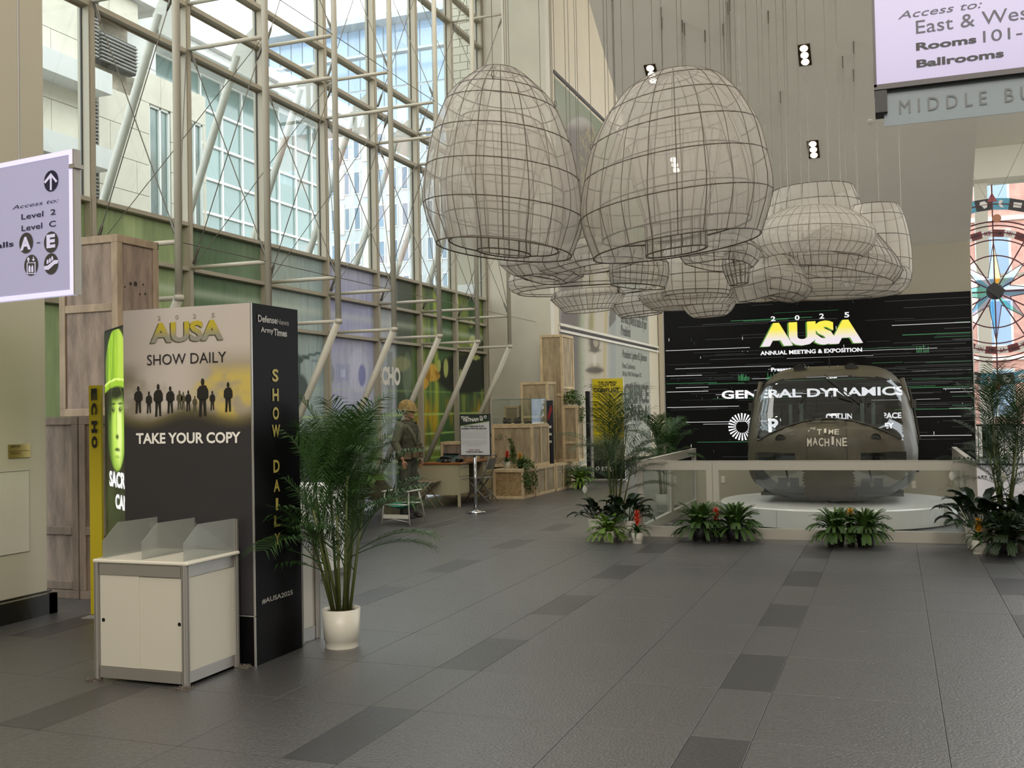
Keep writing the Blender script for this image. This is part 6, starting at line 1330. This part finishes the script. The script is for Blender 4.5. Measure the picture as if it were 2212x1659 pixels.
# upper white volume with soffit and rough concrete block above
U = thing('upper_block', 'white clad upper storey with a rough concrete parapet above the louvres', 'building', (AX-.3, 20, ztp))
MB().box(-6, -.8, ys_-20+.05, 3.4, .02, 5.4).build('white_core', m_stone2, U)
for r in range(6):
    for cidx in range(1): MB().box(-.8, -.77, ys_-20+.06, 3.4-cidx*1.8-.01, r*.8+.01, r*.8+.79).build('cladding_panel', m_stone2, U)
py2 = onx(340, 50, AX-.1).y-20; MB().box(-.75, .5, -12, py2, 1.82, 2.4).build('parapet_band', m_stone2, U); MB().box(-.75, .3, -12, py2, 2.41, 8).build('concrete_block', m_conc, U)
# overhanging roof house and glass building behind
GX = -28.0
G = thing('glass_building', 'teal glass building with a white grid and overhanging white roof', 'building', (GX, 40, 0))
ga, gb = onx(400, 300, GX).y-2, onx(704, 300, GX).y; gt = onx(600, 300, GX).z+1.6
gt = 16.6
MB().box(-8, -.1, ga-40, gb-40, 0, gt).build('core', m_dark, G)
pan = {}
ncol = 9; nrow = 11; wy_ = (gb-ga)/ncol; hz_ = gt/nrow
for i in range(ncol):
    for j in range(3, nrow):
        MB().box(-.1, -.06, ga-40+i*wy_+.05, ga-40+(i+1)*wy_-.05, j*hz_+.05, (j+1)*hz_-.05).build('glass_panel', m_bglass, G)
for i in range(ncol+1): MB().box(-.1, .04, ga-40+i*wy_-.05, ga-40+i*wy_+.05, 3, gt).build('mullion', m_wfr, G)
for j in range(3, nrow+1): MB().box(-.1, .06, ga-40, gb-40, j*hz_-.05, j*hz_+.05).build('transom', m_wfr, G)
MB().box(-9, 1.6, ga-42, gb-39, gt, gt+.35).box(-9, 1.9, ga-42, gb-38.6, gt+.36, gt+.8).build('roof', m_stone2, G)
TY = 75.0
m_tow = mat('tower_cladding', '#a9aeb1', .7); m_towg = mat('tower_window', '#66798a', .2, objrand=.15)
T = thing('hotel_tower', 'distant pale tower with blue glass top floors and rows of windows', 'building', (-40, TY, 0))
tx0, tx1 = ony(560, 300, TY).x, ony(1075, 300, TY).x; tt = ony(800, 62, TY).z
MB().box(tx0+40, tx1+40, 0.1, 10, 0, tt).build('wall_core', m_tow, T)
fh = 2.95; nfl = int(tt/fh)
for j in range(2, nfl):
    zt2 = tt-(nfl-j)*fh+1.2
    if j >= nfl-3:
        n = 20; w_ = (tx1-tx0)/n
        for i in range(n): MB().box(tx0+40+i*w_+.06, tx0+40+(i+1)*w_-.06, .02, .1, zt2-.3, zt2+fh-.5).build('glass_bay', m_bglassb, T)
    else:
        n = 10; w_ = (tx1-tx0)/n
        for i in range(n):
            a = tx0+40+i*w_
            f = MB().box(a+.3, a+w_*.42, .02, .1, zt2, zt2+1.9).build('window', m_wfr, T); MB().box(a+.38, a+w_*.42-.08, .0, .02, zt2+.08, zt2+1.82).build('pane', m_towg, f)
            MB().box(a+w_*.5, a+w_*.72, .03, .1, zt2-.3, zt2+2.2).build('grey_panel', mat('warm_grey_cladding', '#bdb8b0', .7), T)
            f = MB().box(a+w_*.74, a+w_*.95, .02, .1, zt2, zt2+1.9).build('window', m_wfr, T); MB().box(a+w_*.76, a+w_*.93, .0, .02, zt2+.08, zt2+1.82).build('pane', m_towg, f)
MB().box(tx0+39, tx1+41, -1.5, 10, tt, tt+.5).box(tx0+39, tx1+41, -2.2, -1.5, tt-3.1, tt-2.9).build('roof_edge', m_tow, T)
# brick annex past the end of the glass wall
BN = thing('brick_annex', 'pale brick annex seen at the end of the glass wall', 'building', (ony(962, 100, 24.5).x, 24.5, 0))
mb_ = mat('pale_brick', '#b9b2a2', .8, objrand=.08)
MB().box(0, 1.7, 0.03, 3, 0, 16).build('wall_core', mat('pale_mortar', '#a49d8e', .9), BN)
bme = MB().box(0, .4, 0, .03, 0, .19).mesh('brick', mb_)
for r in range(38):
    for c in range(8):
        x = c*.42+(.21 if r % 2 else 0)
        if x+.4 < 1.7: link('brick', bme, BN, (x, .0, 6.2+r*.205))
MB().box(-.6, 1.7, -.5, .03, 4.6, 4.85).build('canopy', m_stone2, BN)
# red brick building seen through the lobby windows
RBd = thing('red_brick_building', 'red brick building with white windows beyond the lobby', 'building', (6, 52, 0))
MB().box(-6, 12, .05, 4, 0, 18).build('wall', m_brick, RBd)
for i in range(6):
    for j in range(5):
        x, z = -5.2+i*2.9, .9+j*3.2; f = MB().box(x, x+1.5, -.02, .05, z, z+2.2).build('window', m_wfr, RBd); MB().box(x+.1, x+.7, -.03, -.02, z+.1, z+2.1).box(x+.8, x+1.4, -.03, -.02, z+.1, z+2.1).build('pane', m_bglassb, f)
for j in range(4): MB().box(-6, 9, -.06, .05, .3+j*3.2, .5+j*3.2).build('belt_course', m_lob, RBd)
flush_texts()
